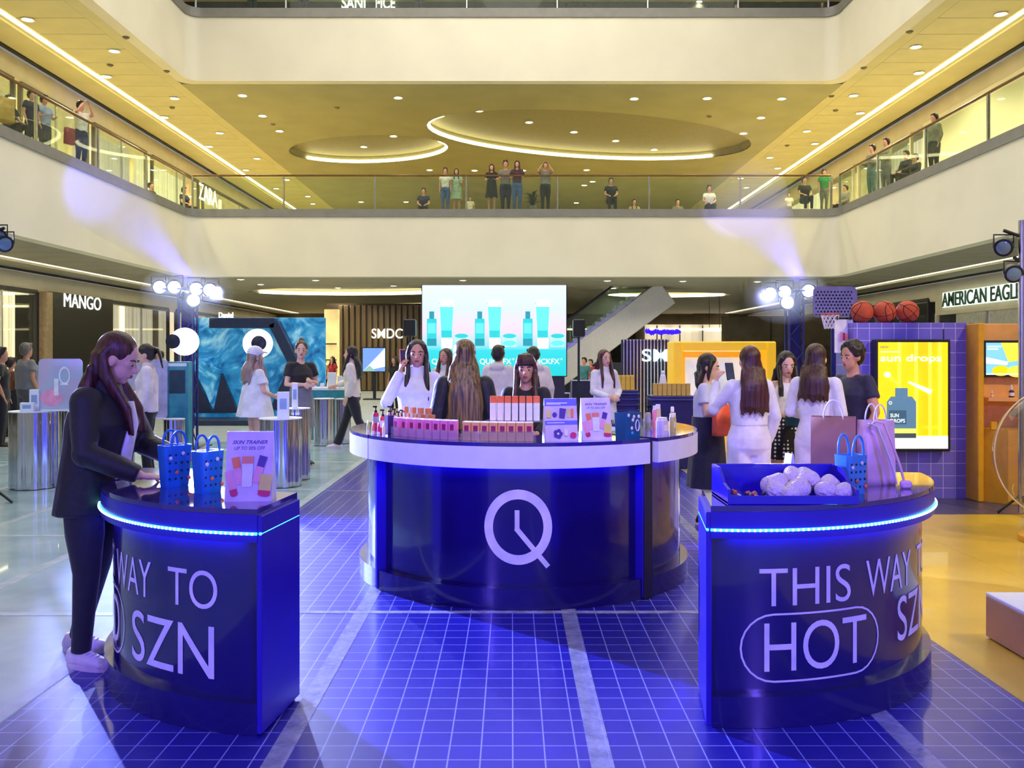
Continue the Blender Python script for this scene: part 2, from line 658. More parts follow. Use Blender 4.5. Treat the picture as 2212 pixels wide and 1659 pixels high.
M_tape = mat('clear_seam_tape', (214, 218, 244), 0.12, alpha=0.42, var=0.1, scale=12, bump=0.3, bscale=30)
M_tapew = mat('white_seam_tape', (226, 236, 244), 0.25, alpha=0.5, var=0.05, scale=8)
M_bluegrid = grid_mat('blue_tile_print', (28, 22, 138), (140, 146, 226), 0.12, 0.0055, 0.34, (38, 34, 160), off=(0.0, 0.03, 0))
M_icefloor = mat('ice_blue_vinyl', (140, 170, 186), 0.25, var=0.06, scale=2.0, rgb2=(164, 190, 202), coat=0.3)
M_yellow = mat('yellow_vinyl', (222, 184, 66), 0.3, var=0.05, scale=2.0, coat=0.2)
M_purplegrid = grid_mat('purple_tile_print', (74, 70, 104), (128, 124, 160), 0.12, 0.004, 0.35)
floor_mat('blue_floor_mat', 'blue floor mat printed with a white tile grid under the round counter', (-2.07, -0.87, 0.33, 1.53, 2.2), 1.4, 13.4, M_bluegrid,
          tapes=(-0.87, 0.33, 1.53), cross=((-2.07, 1.6, 5.24, 0.05), (-2.07, -0.9, 7.6, 0.02), (-2.07, -0.9, 9.9, 0.02)), tape_m=M_tape)
floor_mat('ice_floor_mat', 'pale ice blue floor mat with white tape lines on the left', (-9.3, -8.1, -6.9, -5.7, -4.5, -3.3, -2.07), 1.4, 15.5, M_icefloor,
          tapes=(-2.12, -3.3, -4.5, -5.7, -6.9), cross=((-9.3, -2.1, 5.2, 0.06), (-9.3, -2.1, 7.45, 0.06), (-9.3, -2.1, 10.0, 0.06), (-9.3, -2.1, 12.6, 0.06)), tape_m=M_tapew)
floor_mat('yellow_floor_mat', 'yellow floor mat on the right behind the hot sign counter', (2.2, 3.4, 4.6, 5.8, 7.0, 8.2), 1.4, 8.45, M_yellow)
floor_mat('purple_floor_mat', 'dark purple tile print mat in front of the yellow booth', (3.0, 4.2, 5.4, 6.6, 7.8), 8.46, 12.0, M_purplegrid, z=0.0045)
floor_mat('sand_floor_mat', 'sand yellow floor mat behind the shopping group', (2.2, 2.99), 8.46, 13.4, mat('sand_vinyl', (226, 206, 150), 0.3, coat=0.2), z=0.004)


# ------------------------------------------------------------------ gallery decks, fascias, ceilings
def u_path(off=0.0, r=0.45, y0=1.0):
    x, y = FX + off, FY + off
    pts = [(-x, y0), (-x, y - r)]
    for k in range(1, 8):
        a = PI - (PI / 2) * k / 8
        pts.append((-x + r + r * math.cos(a), y - r + r * math.sin(a)))
    pts += [(-x + r, y)]
    return pts + [(-p[0], p[1]) for p in pts[::-1]]


def u_wall(name, off0, off1, z0, z1, m, label, kind=True, parent=None):
    a, b = u_path(off0), u_path(off1)
    rings = [[V((p[0], p[1], z0)), V((q[0], q[1], z0)), V((q[0], q[1], z1)), V((p[0], p[1], z1))] for p, q in zip(a, b)]
    o = MB().loft(rings).build(name, m, parent, 50)
    return structure(o, label) if kind else o


u_wall('wall_front', 0.0, 0.35, 4.01, 5.93, M_white, 'cream fascia of the second floor gallery')
u_wall('trim_1', -0.05, 0.35, 5.93, 6.17, M_band, 'grey slab edge under the second floor railing')
u_wall('wall_upper', 0.0, 0.35, 10.29, 12.33, M_white, 'cream fascia of the third floor gallery')
u_wall('trim_2', -0.05, 0.35, 12.33, 12.62, M_band, 'grey slab edge of the third floor')


def deck(name, x0, x1, y0, y1, z, t, m, label):
    return structure(MB().box(((x0 + x1) / 2, (y0 + y1) / 2, z), (x1 - x0, y1 - y0, t)).build(name, m, None, 0), label)


for nm, z, lab in (('floor_second', 6.05, 'second'), ('floor_third', 12.5, 'third')):
    deck(nm + '_left', -WX - 0.2, -FX - 0.3, 1, BY, z, 0.2, M_floor2, lab + ' floor deck on the left')
    deck(nm + '_right', FX + 0.3, WX + 0.2, 1, BY, z, 0.2, M_floor2, lab + ' floor deck on the right')
    deck(nm + '_front', -FX - 0.3, FX + 0.3, FY + 0.3, BY, z, 0.2, M_floor2, lab + ' floor deck at the far end')


def oval_pts(cx, cy, rx, ry, rot, n=48):
    c, s_ = math.cos(rot), math.sin(rot)
    return [(cx + rx * math.cos(2 * PI * k / n) * c - ry * math.sin(2 * PI * k / n) * s_, cy + rx * math.cos(2 * PI * k / n) * s_ + ry * math.sin(2 * PI * k / n) * c) for k in range(n)]


def ceiling(name, z, m, mr, ovals, depth, label, led_m, arcs):
    outer = [(-FX - 0.34, FY + 0.34), (FX + 0.34, FY + 0.34), (FX + 0.34, BY), (-FX - 0.34, BY)]
    holes = [oval_pts(*o) for o in ovals]
    root = structure(MB().prism(outer, z, z + 0.06, holes=holes).build(name, m, None, 0), label)
    for h, o, (k0, k1) in zip(holes, ovals, arcs):
        n = len(h)
        mb = MB()
        rings = [[V((p[0], p[1], z)), V((p[0], p[1], z + depth))] for p in h]
        rings.append(rings[0])
        mb.loft(rings, cap=False, closed=False)
        mb.add([(p[0], p[1], z + depth) for p in h], [tuple(range(n))])
        mb.build('ceiling_recess', mr, root, 30)
        led = MB()
        cx, cy = o[0], o[1]
        pts = []
        for k in range(k0, k1 + 1):
            p = h[k % n]
            d = (V((cx, cy, 0)) - V((p[0], p[1], 0))).normalized() * 0.06
            pts.append(V((p[0], p[1], z + 0.07)) + d)
        led.tube(pts, 0.07, 6)
        led.build('cove_light', led_m, root, 30)
    return root


# lit far lips of the two oval coves
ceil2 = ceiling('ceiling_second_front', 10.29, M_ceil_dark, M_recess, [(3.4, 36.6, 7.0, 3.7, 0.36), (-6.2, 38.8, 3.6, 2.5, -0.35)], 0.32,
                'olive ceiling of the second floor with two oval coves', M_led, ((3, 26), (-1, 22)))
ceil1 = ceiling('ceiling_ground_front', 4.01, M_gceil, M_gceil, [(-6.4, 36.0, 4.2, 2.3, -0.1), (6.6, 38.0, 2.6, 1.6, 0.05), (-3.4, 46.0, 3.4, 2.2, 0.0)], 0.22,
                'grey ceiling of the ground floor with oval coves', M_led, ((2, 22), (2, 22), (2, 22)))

for sx, side in ((-1, 'left'), (1, 'right')):
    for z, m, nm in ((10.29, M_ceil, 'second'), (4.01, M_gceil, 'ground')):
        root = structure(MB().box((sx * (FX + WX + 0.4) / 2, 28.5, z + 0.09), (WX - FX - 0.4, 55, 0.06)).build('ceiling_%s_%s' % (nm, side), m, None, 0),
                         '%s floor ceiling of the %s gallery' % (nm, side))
        # plain strips either side of a row of boards, then the cove slot with its light line
        MB().box((sx * 10.935, 28.5, z + 0.03), (0.37, 55, 0.06)).build('ceiling_border', m, root, 0)
        MB().box((sx * 13.9, 28.5, z + 0.03), (1.0, 55, 0.06)).build('ceiling_border', m, root, 0)
        pm = MB().box((0, 0, 0), (1.85, 1.17, 0.05), ch=0.012).mesh('ceiling_board_piece', m, 0)
        for k in range(30):
            obj('ceiling_board', pm, root, (sx * 12.06, 19.4 + k * 1.2, z + 0.035))
        MB().box((sx * 13.18, 28.5, z + 0.05), (0.13, 54, 0.03)).build('cove_light', M_led, root, 0)
        MB().box((sx * 14.42, 28.5, z + 0.0), (0.14, 55, 0.10)).build('air_slot', M_slot, root, 0)
        structure(MB().box((sx * (WX + 0.1), 28.5, z - 0.36), (0.2, 55, 0.62)).build('trim_%s_%s' % (nm, side), M_bulk, None, 0), 'pale bulkhead above the %s floor shops on the %s' % (nm, side))

# third floor ceiling far above and the shop wall behind its railing
structure(MB().box((0, 36.5, 17.2), (29.4, 15, 0.2)).build('ceiling_third', M_ceil, None, 0), 'third floor ceiling')
structure(MB().box((0, 40, 15), (29.4, 0.2, 5)).build('wall_third', M_darkshop, None, 0), 'dark third floor shop wall')


def wall_sign(name, label, key, T, w, h, t, m, cat='sign'):
    o = thing(name, label, cat, T.translation)
    mb = MB()
    T0 = T.copy()
    T0.translation = (0, 0, 0)
    thick_text(mb, key, 0, 0, w, h, t, T0)
    mb.build('letters', m, o, 0)
    return o


M_signw = glow('white_sign_letters', (250, 255, 246), 1.0)
M_signg = mat('green_sign_letters', (30, 70, 56), 0.4)
wall_sign('shop_sign', 'white letters of a shop name on the third floor left of centre', 'SANI', face_frame(P(738, 20, 39.8), (1, 0, 0), (0, 0, 1)), 1.05, 0.55, 0.05, M_signw)
wall_sign('shop_sign', 'white letters of a shop name on the third floor ending above the fascia', 'FICE', face_frame(P(812, 20, 39.8), (1, 0, 0), (0, 0, 1)), 0.85, 0.55, 0.05, M_signw)
for i, (x0, x1, m) in enumerate(((-13.5, -9.5, M_warmwall), (-8.6, -7.4, M_curtain), (-3.6, -2.4, M_curtain), (-1.2, 1.6, M_darkshop), (2.0, 5.4, M_curtain2), (5.8, 9.0, M_warmwall), (10.0, 13.0, M_curtain))):
    structure(MB().box(((x0 + x1) / 2, 39.85, 14.6), (x1 - x0, 0.12, 3.6), ch=0.03).build('window_third_%d' % (i + 1), m, None, 0), 'third floor shop window')

# ------------------------------------------------------------------ balustrades: panes, posts, handrail
pane_cache = {}


def balustrade(label, p0, p1, z, n, group):
    p0, p1 = V((p0[0], p0[1], 0)), V((p1[0], p1[1], 0))
    d = p1 - p0
    L = d.length
    t = thing('glass_balustrade', label, 'railing', (p0.x, p0.y, z), math.atan2(d.y, d.x), group)
    w = L / n
    key = round(w, 3)
    if key not in pane_cache:
        pane_cache[key] = (MB().box((0, 0, 0), (w - 0.06, 0.02, 1.02)).mesh('railing_pane', M_glass, 0),
                           MB().box((0, 0, 0), (0.05, 0.07, 1.08), ch=0.008).mesh('railing_post', M_chrome, 0))
    for k in range(n):
        obj('pane', pane_cache[key][0], t, (w * (k + 0.5), 0, 0.52))
    for k in range(n + 1):
        obj('post', pane_cache[key][1], t, (w * k, 0.0, 0.54))
    MB().box((L / 2, 0, 1.1), (L, 0.075, 0.06), ch=0.02).build('handrail', M_rail, t, 30)
    return t


balustrade('glass balustrade along the far second floor edge', (-10.3, 29.1), (10.3, 29.1), 6.17, 7, None)
balustrade('glass balustrade along the left second floor edge', (-10.5, 28.9), (-10.5, 13.9), 6.17, 5, None)
balustrade('glass balustrade along the right second floor edge', (10.5, 13.9), (10.5, 28.9), 6.17, 5, None)
balustrade('glass balustrade along the third floor edge', (-10.2, 29.1), (10.2, 29.1), 12.62, 7, None)

# ------------------------------------------------------------------ shop walls left and right, both floors
for sx, side in ((-1, 'left'), (1, 'right')):
    x = sx * (WX + 1.2)
    structure(MB().box((x, 28.5, 8.2), (0.2, 55, 4.2)).build('wall_%s_second' % side, M_warmwall if sx < 0 else M_white, None, 0), '%s shop wall of the second floor' % side)
    structure(MB().box((x, 28.5, 2.0), (0.2, 55, 4.0)).build('wall_%s' % side, M_brown, None, 0), '%s shop wall of the ground floor' % side)
structure(MB().box((0, BY, 2.0), (31, 0.2, 4.1)).build('wall_back', M_brown, None, 0), 'far wall of the ground floor')
structure(MB().box((0, BY, 8.2), (31, 0.2, 4.3)).build('wall_back_second', M_bulk, None, 0), 'far wall of the second floor')

wn = [0]


def shopfront(side, y0, y1, z0, z1, m, mull=0, slit=None, frame_m=M_black, label='shop window'):
    """a lit shop window with its frame, set into the side wall"""
    sx = -1 if side == 'left' else 1
    wn[0] += 1
    x = sx * WX
    root = structure(MB().box((x + sx * 0.7, (y0 + y1) / 2, (z0 + z1) / 2), (0.1, y1 - y0, z1 - z0)).build('window_%d' % wn[0], m, None, 0), label)
    MB().box((x + sx * 0.02, (y0 + y1) / 2, (z0 + z1) / 2), (0.02, y1 - y0, z1 - z0)).build('pane', M_shopglass, root, 0)
    fr = MB()
    for y in (y0, y1):
        fr.box((x, y, (z0 + z1) / 2), (0.12, 0.12, z1 - z0), ch=0.01)
    fr.box((x, (y0 + y1) / 2, z1), (0.12, y1 - y0, 0.12), ch=0.01)
    fr.build('frame', frame_m, root, 0)
    for k in range(mull):
        y = y0 + (y1 - y0) * (k + 1) / (mull + 1)
        MB().box((x, y, (z0 + z1) / 2), (0.08, 0.05, z1 - z0), ch=0.008).build('mullion', M_chrome, root, 0)
    if slit:
        MB().box((x + sx * 0.6, slit, (z0 + z1) / 2), (0.1, 0.22, z1 - z0)).build('lit_slit', M_slit, root, 0)
    return root


# ground floor left: curtained windows either side of the black sign wall
shopfront('left', 22.0, 27.7, 0.1, 3.42, M_curtain, 2, label='curtained shop window left of the black sign wall')
shopfront('left', 32.75, 38.3, 0.1, 3.42, M_curtain2, 1, 35.2, label='curtained shop window right of the black sign wall')
shopfront('left', 39.2, 45.0, 0.1, 3.42, M_curtain2, 2, label='shop window behind the blue backdrop')
shopfront('left', 46.0, 54.0, 0.1, 3.42, M_warmwall, 3, label='far lit shop window on the left')
structure(MB().box((-14.55, 30.4, 1.75), (0.3, 4.4, 3.45), ch=0.02).build('wall_sign_panel', M_black, None, 0), 'black shop front wall carrying a white sign')
MBs = MB().box((-14.5, 28.0, 1.75), (0.35, 0.35, 3.4), ch=0.02)
structure(MBs.build('trim_5', mat('pale_wood_post', (176, 150, 118), 0.5), None, 0), 'narrow pale post beside the black wall')
wall_sign('shop_sign', 'white five letter shop sign on the black shop front', 'MANGO', face_frame((-14.4, 29.0, 3.04), (0, 1, 0), (0, 0, 1)), 2.6, 0.44, 0.02, M_signw)
shopfront('right', 24.5, 31.0, 0.1, 2.9, mat('pale_shop_wall', (206, 190, 160), 0.6, emit=0.3), 1, frame_m=M_bulk, label='pale shop entrance under the green letter sign')
structure(MB().box((14.62, 27.7, 3.2), (0.1, 6.8, 0.72), ch=0.02).build('wall_sign_fascia', M_bulk, None, 0), 'pale fascia behind the green letter sign')
T_ae = face_frame((14.5, 30.4, 3.1), (0, -1, 0), (0, 0, 1))
sgn = wall_sign('shop_sign', 'dark green capital letters with a white glow on the right shop front', 'AE', T_ae, 4.7, 0.46, 0.03, M_signg)
MB().box((0.03, -2.35, 0.23), (0.02, 4.8, 0.5), ch=0.005).build('light_panel', glow('sign_halo', (228, 250, 232), 0.9), sgn, 0)
shopfront('right', 31.6, 38.5, 0.1, 3.42, M_darkshop, 2, label='dark shop window right of the hoop')
shopfront('right', 39.5, 54.0, 0.1, 3.42, M_brown, 4, label='far brown shop window on the right')
# second floor
for y0, y1, m, sl in ((20.0, 24.0, M_warmwall, 22.5), (24.4, 26.4, M_curtain, None), (26.8, 31.0, M_warmwall, 28.6), (31.5, 36.0, M_curtain2, None), (36.6, 42.0, M_curtain, None), (42.6, 54.0, M_warmwall, 47.0)):
    shopfront('left', y0, y1, 6.2, 9.55, m, 1, sl, M_brown, 'lit second floor shop window behind the left railing')
for y0, y1, m in ((33.0, 38.0, M_curtain2), (38.6, 44.0, M_warmwall), (44.6, 54.0, M_curtain)):
    shopfront('right', y0, y1, 6.2, 9.55, m, 1, None, M_bulk, 'lit second floor shop window behind the right railing')
structure(MB().box((14.62, 24.5, 7.95), (0.12, 15, 3.5), ch=0.02).build('wall_right_panel', M_white, None, 0), 'plain cream wall of the right second floor gallery')
wall_sign('shop_sign', 'small white shop sign behind the far left second floor railing', 'ZARA', face_frame((-14.54, 41.9, 8.75), (0, 1, 0), (0, 0, 1)), 2.6, 0.75, 0.02, M_signw)

# ------------------------------------------------------------------ downlights
dl_trim = MB().lathe([(0.10, 0.0), (0.15, -0.015), (0.15, 0.0)], n=16).mesh('downlight_trim', mat('white_trim', (235, 232, 215), 0.4), 30)
dl_lamp = MB().lathe([(0.105, -0.012), (0.06, -0.02), (0.02, -0.022)], n=16).mesh('downlight_lamp', M_lamp, 30)


ORD = ('nearest', 'second nearest', 'third nearest', 'fourth nearest', 'fifth nearest', 'sixth nearest', 'seventh nearest', 'eighth nearest', 'ninth nearest', 'tenth nearest')
NTH = ('first', 'second', 'third', 'fourth', 'fifth', 'sixth', 'seventh', 'eighth', 'ninth', 'tenth')


def downlights(label, group, z, pix, zoff=0.0, sc=1.0, power=0, color=(1.0, 0.86, 0.50), mode=None):
    pos = [((px - CXP) * (z - EYE) / (HYP - py), (z - EYE) * FPX / (HYP - py)) for px, py in pix]
    labels = {}
    if mode == 'rows':          # two rows beside the atrium: tell them apart by row and distance
        for row, test in (('inner', lambda x: abs(x) < 11.9), ('outer', lambda x: abs(x) >= 11.9)):
            mem = sorted([k for k, q in enumerate(pos) if test(q[0])], key=lambda k: pos[k][1])
            for j, k in enumerate(mem):
                labels[k] = '%s downlight of the %s row in the %s' % (ORD[j], row, label)
    elif mode == 'order':
        for j, k in enumerate(sorted(range(len(pos)), key=lambda k: pos[k][0])):
            labels[k] = '%s downlight from the left %s' % (NTH[j], label)
    for k, (px, py) in enumerate(pix):
        Y = (z - EYE) * FPX / (HYP - py)
        x_ = (px - CXP) * Y / FPX
        zo = zoff
        if z == 4.01:
            for (cx, cy, rx, ry, ro) in ((-6.4, 36.0, 4.2, 2.3, -0.1), (6.6, 38.0, 2.6, 1.6, 0.05), (-3.4, 46.0, 3.4, 2.2, 0.0)):
                u_, w_ = (x_ - cx) * math.cos(ro) + (Y - cy) * math.sin(ro), -(x_ - cx) * math.sin(ro) + (Y - cy) * math.cos(ro)
                if (u_ / rx) ** 2 + (w_ / ry) ** 2 < 1.05:
                    zo = 0.22
        t = thing('downlight', labels.get(k, label), 'downlight', (x_, Y, z + zo - 0.004), 0, group)
        t.scale = (sc, sc, sc)
        obj('trim', dl_trim, t)
        obj('lamp', dl_lamp, t)
        if power:
            d = bpy.data.lights.new('downlight_beam', 'SPOT')
            d.energy = power
            d.color = color
            d.spot_size = 2.6
            d.spot_blend = 0.5
            d.shadow_soft_size = 0.12
            l = bpy.data.objects.new('downlight_beam', d)
            COL.objects.link(l)
            l.parent = t
            l.location = (0, 0, -0.04)


downlights('left gallery ceiling', 'downlights of the left second floor ceiling', 10.29,
           [(60, 42), (247, 110), (230, 165), (377, 212), (355, 253), (475, 287), (452, 316), (555, 342), (531, 367), (620, 388), (597, 407), (665, 424), (676, 440)], sc=1.15, power=400, mode='rows')
downlights('right gallery ceiling', 'downlights of the right second floor ceiling', 10.29,
           [(2162, 30), (1978, 101), (1985, 157), (1844, 206), (1858, 244), (1743, 283), (1760, 310), (1663, 340), (1680, 363), (1600, 385), (1612, 405)], sc=1.15, power=400, mode='rows')
downlights('round recessed downlight in the flat part of the far ceiling', 'downlights of the far second floor ceiling', 10.29,
           [(524, 206), (567, 250), (604, 283), (860, 211), (1370, 213), (1528, 212), (1689, 213), (1644, 254), (1606, 288), (928, 367), (1025, 368), (1130, 368), (1267, 367), (780, 436), (877, 436), (1245, 438), (1262, 400), (1280, 392)], sc=1.1, power=230)
downlights('inside the large oval cove', 'downlights inside the large oval cove', 10.61, [(1035, 239), (1143, 264), (1240, 285), (1330, 304), (1413, 323), (1491, 340)], sc=1.1, power=120, mode='order')
downlights('inside the small oval cove', 'downlights inside the small oval cove', 10.61, [(850, 294), (786, 317), (728, 339)], sc=1.1, mode='order')
downlights('round downlight in the ground floor ceiling', 'downlights of the ground floor ceiling', 4.01,
           [(520, 603), (563, 614), (602, 625), (682, 605), (850, 617), (785, 626), (730, 633), (1000, 605), (1312, 606), (1325, 622), (1410, 627), (1475, 607), (1490, 632), (1636, 608)], sc=0.9, power=150, color=(1.0, 0.9, 0.7))
downlights('in the third floor ceiling', 'downlights of the third floor ceiling', 17.1, [(1450, 9), (1510, 4), (1680, 6)], sc=1.2, power=300, mode='order')
sm = MB().lathe([(0.0, -0.05), (0.05, -0.05), (0.09, -0.02), (0.1, 0.0)], n=14).mesh('smoke_detector_body', mat('detector_grey', (120, 110, 80), 0.5), 30)
for px, py in ((238, 140), (372, 232), (590, 268), (1805, 238), (1700, 314), (272, 80), (360, 153), (1965, 68), (1866, 146), (1796, 207), (728, 232), (1532, 251)):
    Y = (10.29 - EYE) * FPX / (HYP - py)
    o = obj('smoke_detector', sm, None, ((px - CXP) * Y / FPX, Y, 10.288))
    tag(o, 'small dark ceiling detector on the second floor ceiling', 'detector', 'ceiling detectors')
# ------------------------------------------------------------------ the blue ring counters
M_cbody = mat('counter_blue_gloss', (24, 12, 100), 0.16, var=0.04, scale=3, coat=0.5)
M_cside = mat('counter_blue_side', (42, 24, 178), 0.3, var=0.03, scale=3)
M_ctop = mat('counter_top_gloss', (52, 40, 128), 0.08, var=0.04, scale=4, coat=0.8)
M_rimw = mat('white_rim', (226, 222, 246), 0.35, var=0.02)
M_letter = mat('lavender_lettering', (196, 184, 246), 0.4, emit=0.12)  # slight self-glow brightens the letters in place of light
M_ledstrip = glow('cyan_led', (70, 225, 255), 2.2)
M_leddot = glow('cyan_led_bead', (170, 250, 255), 5.0)
M_under = glow('blue_led_strip', (60, 40, 255), 22.0)
M_gap = mat('dark_joint', (22, 16, 60), 0.5)
R_IN = 0.74
SIDE_R, MID_R = (1.14, 1.10, 1.155), (1.15, 1.095, 1.215)     # plinth, front and rim radius


def arc_pt(c, r, a, z):
    return V((c[0] + r * math.sin(a), c[1] - r * math.cos(a), z))


def wrap(c, r, a_mid):
    """maps flat lettering (x along the arc, y up) on to the curved front"""
    return lambda x, y: arc_pt(c, r, a_mid + x / r, y)


def ring_counter(label, c, a0, a1, ztop, rim_h, rim_m, radii, led=False):
    R_PL, R_BODY, R_RIM = radii
    t = thing('ring_counter', label, 'counter')
    c = V((c[0], c[1], 0))
    MB().arc(c, R_IN, R_PL, 0.005, 0.13, a0, a1).build('plinth', M_cbody, t, 30)
    MB().arc(c, R_IN + 0.02, R_BODY, 0.13, ztop - rim_h, a0, a1).build('curved_front', M_cbody, t, 30)
    for a in (a0, a1):
        d = V((math.sin(a), -math.cos(a), 0))
        n = V((math.cos(a), math.sin(a), 0)) * (-1 if a == a0 else 1)
        mid = c + d * ((R_IN + R_PL) / 2) + n * 0.012
        MB().box((mid.x, mid.y, (0.01 + ztop - 0.02) / 2), (0.022, R_PL - R_IN + 0.02, ztop - 0.04), rz=a, ch=0.004).build('end_panel', M_cside, t, 0)
    MB().arc(c, R_IN - 0.03, R_RIM, ztop - rim_h, ztop - 0.022, a0 - 0.005, a1 + 0.005).build('rim_band', rim_m, t, 30)
    top = MB().arc(c, R_IN - 0.03, R_RIM - 0.004, ztop - 0.022, ztop, a0 - 0.004, a1 + 0.004).build('counter_top', M_ctop, t, 30)
    MB().arc(c, R_BODY + 0.012, R_BODY + 0.03, ztop - rim_h - 0.004, ztop - rim_h + 0.001, a0 + 0.06, a1 - 0.06).build('under_rim_light', M_under, t, 30)
    if led:
        zl = ztop - rim_h + 0.035
        st = MB()
        st.tube([arc_pt(c, R_RIM + 0.002, a0 - 0.005 + (a1 - a0 + 0.01) * k / 60, zl) for k in range(61)], 0.006, 6)
        for a, sg in ((a0, -1), (a1, 1)):
            n = V((math.cos(a), math.sin(a), 0)) * sg * 0.03
            st.tube([arc_pt(c, R_RIM, a, zl) + n * 0.6, arc_pt(c, R_IN, a, zl) + n * 0.6], 0.006, 6)
        so = st.build('led_strip', M_ledstrip, t, 30)
        bd = MB()
        nb = int((a1 - a0) * R_RIM / 0.022)
        for k in range(nb):
            bd.ball(arc_pt(c, R_RIM + 0.007, a0 + (a1 - a0) * (k + 0.5) / nb, zl), 0.0055, 6, 4)
        bo = bd.build('led_bead', M_leddot, so, 60)
        bo['kind'] = 'stuff'
    return t


D = math.radians
CL, CR, CC = (-0.86, 4.67), (0.95, 4.75), (0.08, 6.42)
Z_SIDE, Z_MID = 0.895, 0.99
cl = ring_counter('blue curved counter on the left reading WAY TO SZN with a cyan light strip', CL, D(-98), D(-7), Z_SIDE, 0.13, M_cside, SIDE_R, led=True)
cr = ring_counter('blue curved counter on the right reading THIS WAY HOT SZN with a cyan light strip', CR, D(-7.5), D(84), Z_SIDE, 0.13, M_cside, SIDE_R, led=True)
cm = ring_counter('front quarter of the round counter with white rim and clock emblem', CC, D(-54), D(38.3), Z_MID, 0.15, M_rimw, MID_R)
c2 = ring_counter('right quarter of the white rimmed round counter behind the dark joint', CC, D(42.4), D(132), Z_MID, 0.15, M_rimw, MID_R)
c3 = ring_counter('left quarter of the white rimmed round counter with the mirror polished front', CC, D(-146), D(-55.5), Z_MID, 0.15, M_rimw, MID_R)
for ch in c3.children:
    if ch.name.startswith(('curved_front', 'plinth')):
        ch.data.materials[0] = mat('polished_blue_mirror', (150, 160, 220), 0.12, metal=0.9, var=0.03)
jp = MB().box(arc_pt(CC, 1.12, D(40.35), 0.49), (0.075, 0.1, 0.97), rz=D(40.35), ch=0.004).build('counter_joint_post', M_gap, None, 0)
tag(jp, 'dark upright joint post between two quarters of the round counter', 'post')


def letters(t, c, a_mid, words, r=SIDE_R[1] + 0.0025):
    f = wrap(V((c[0], c[1], 0)), r, a_mid)
    for key, x, y, w, h in words:
        vs_, fs, _ = TEXTS[key]
        mb = MB()
        todo = [[V((x + vs_[i][0] * w, y + vs_[i][1] * h)) for i in tri] for tri in fs]
        while todo:         # split long triangles so that the letters follow the curve
            q = todo.pop()
            dx = [abs(q[i].x - q[(i + 1) % 3].x) for i in range(3)]
            k = dx.index(max(dx))
            if dx[k] > 0.03:
                m_ = (q[k] + q[(k + 1) % 3]) / 2
                todo += [[q[k], m_, q[(k + 2) % 3]], [m_, q[(k + 1) % 3], q[(k + 2) % 3]]]
            else:
                mb.add([f(p.x, p.y) for p in q], [(0, 1, 2)])
        mb.build('lettering', M_letter, t, 0)


def pill(t, c, a_mid, x0, x1, y0, y1, wd=0.008, r=SIDE_R[1] + 0.0025):
    f = wrap(V((c[0], c[1], 0)), r, a_mid)
    rad = (y1 - y0) / 2
    pts = []
    for k in range(13):
        a = PI / 2 + PI * k / 12
        pts.append((x0 + rad + rad * math.cos(a), y0 + rad + rad * math.sin(a), math.cos(a), math.sin(a)))
    nn = 14
    for k in range(1, nn):
        pts.append((x0 + rad + (x1 - x0 - 2 * rad) * k / nn, y0, 0, -1))
    for k in range(13):
        a = -PI / 2 + PI * k / 12
        pts.append((x1 - rad + rad * math.cos(a), y0 + rad + rad * math.sin(a), math.cos(a), math.sin(a)))
    for k in range(1, nn):
        pts.append((x1 - rad - (x1 - x0 - 2 * rad) * k / nn, y1, 0, 1))
    vs_ = []
    for x, y, nx, ny in pts:
        vs_ += [f(x, y), f(x - nx * wd, y - ny * wd)]
    n = len(pts)
    MB().add(vs_, [(2 * k, 2 * k + 1, (2 * k + 3) % (2 * n), (2 * k + 2) % (2 * n)) for k in range(n)]).build('lettering_outline', M_letter, t, 0)


# right counter: THIS WAY TO / (HOT) SZN ; x=0 sits at the chosen mid angle
letters(cr, CR, 0.0, [('THIS', 0.05, 0.48, 0.42, 0.155), ('WAY', 0.56, 0.48, 0.37, 0.155), ('TO', 1.03, 0.48, 0.24, 0.155),
                      ('HOT', 0.07, 0.215, 0.49, 0.20), ('SZN', 0.79, 0.25, 0.44, 0.195)])
pill(cr, CR, 0.0, -0.03, 0.64, 0.172, 0.452)
# left counter: THIS WAY TO / (COLD) SZN
letters(cl, CL, 0.0, [('THIS', -1.60, 0.475, 0.42, 0.155), ('WAY', -1.08, 0.475, 0.38, 0.155), ('TO', -0.585, 0.475, 0.26, 0.155),
                      ('COLD', -1.66, 0.205, 0.63, 0.21), ('SZN', -0.86, 0.195, 0.52, 0.215)])
pill(cl, CL, 0.0, -1.74, -0.95, 0.16, 0.455)
# clock emblem on the round counter
fw = wrap(V((CC[0], CC[1], 0)), MID_R[1] + 0.0025, D(-2.3))
mb = MB()
ezc, r0, r1 = 0.482, 0.150, 0.202
vs_ = []
for k in range(48):
    a = 2 * PI * k / 48
    vs_ += [fw(r0 * math.cos(a), ezc + r0 * 1.1 * math.sin(a)), fw(r1 * math.cos(a), ezc + r1 * 1.1 * math.sin(a))]
mb.add(vs_, [(2 * k, 2 * k + 1, (2 * k + 3) % 96, (2 * k + 2) % 96) for k in range(48)])


def bar(x0, y0, x1, y1, w):
    d = V((x1 - x0, y1 - y0)).normalized()
    n = V((-d.y, d.x)) * w / 2
    pts = []
    for k in range(5):
        q = V((x0, y0)).lerp(V((x1, y1)), k / 4)
        pts += [fw(q.x + n.x, q.y + n.y), fw(q.x - n.x, q.y - n.y)]
    mb.add(pts, [(2 * k, 2 * k + 1, 2 * k + 3, 2 * k + 2) for k in range(4)])


bar(-0.006, ezc + 0.10, -0.006, ezc - 0.015, 0.028)
bar(-0.012, ezc - 0.006, 0.178, ezc - 0.235, 0.030)
mb.build('clock_emblem', M_letter, cm, 0)
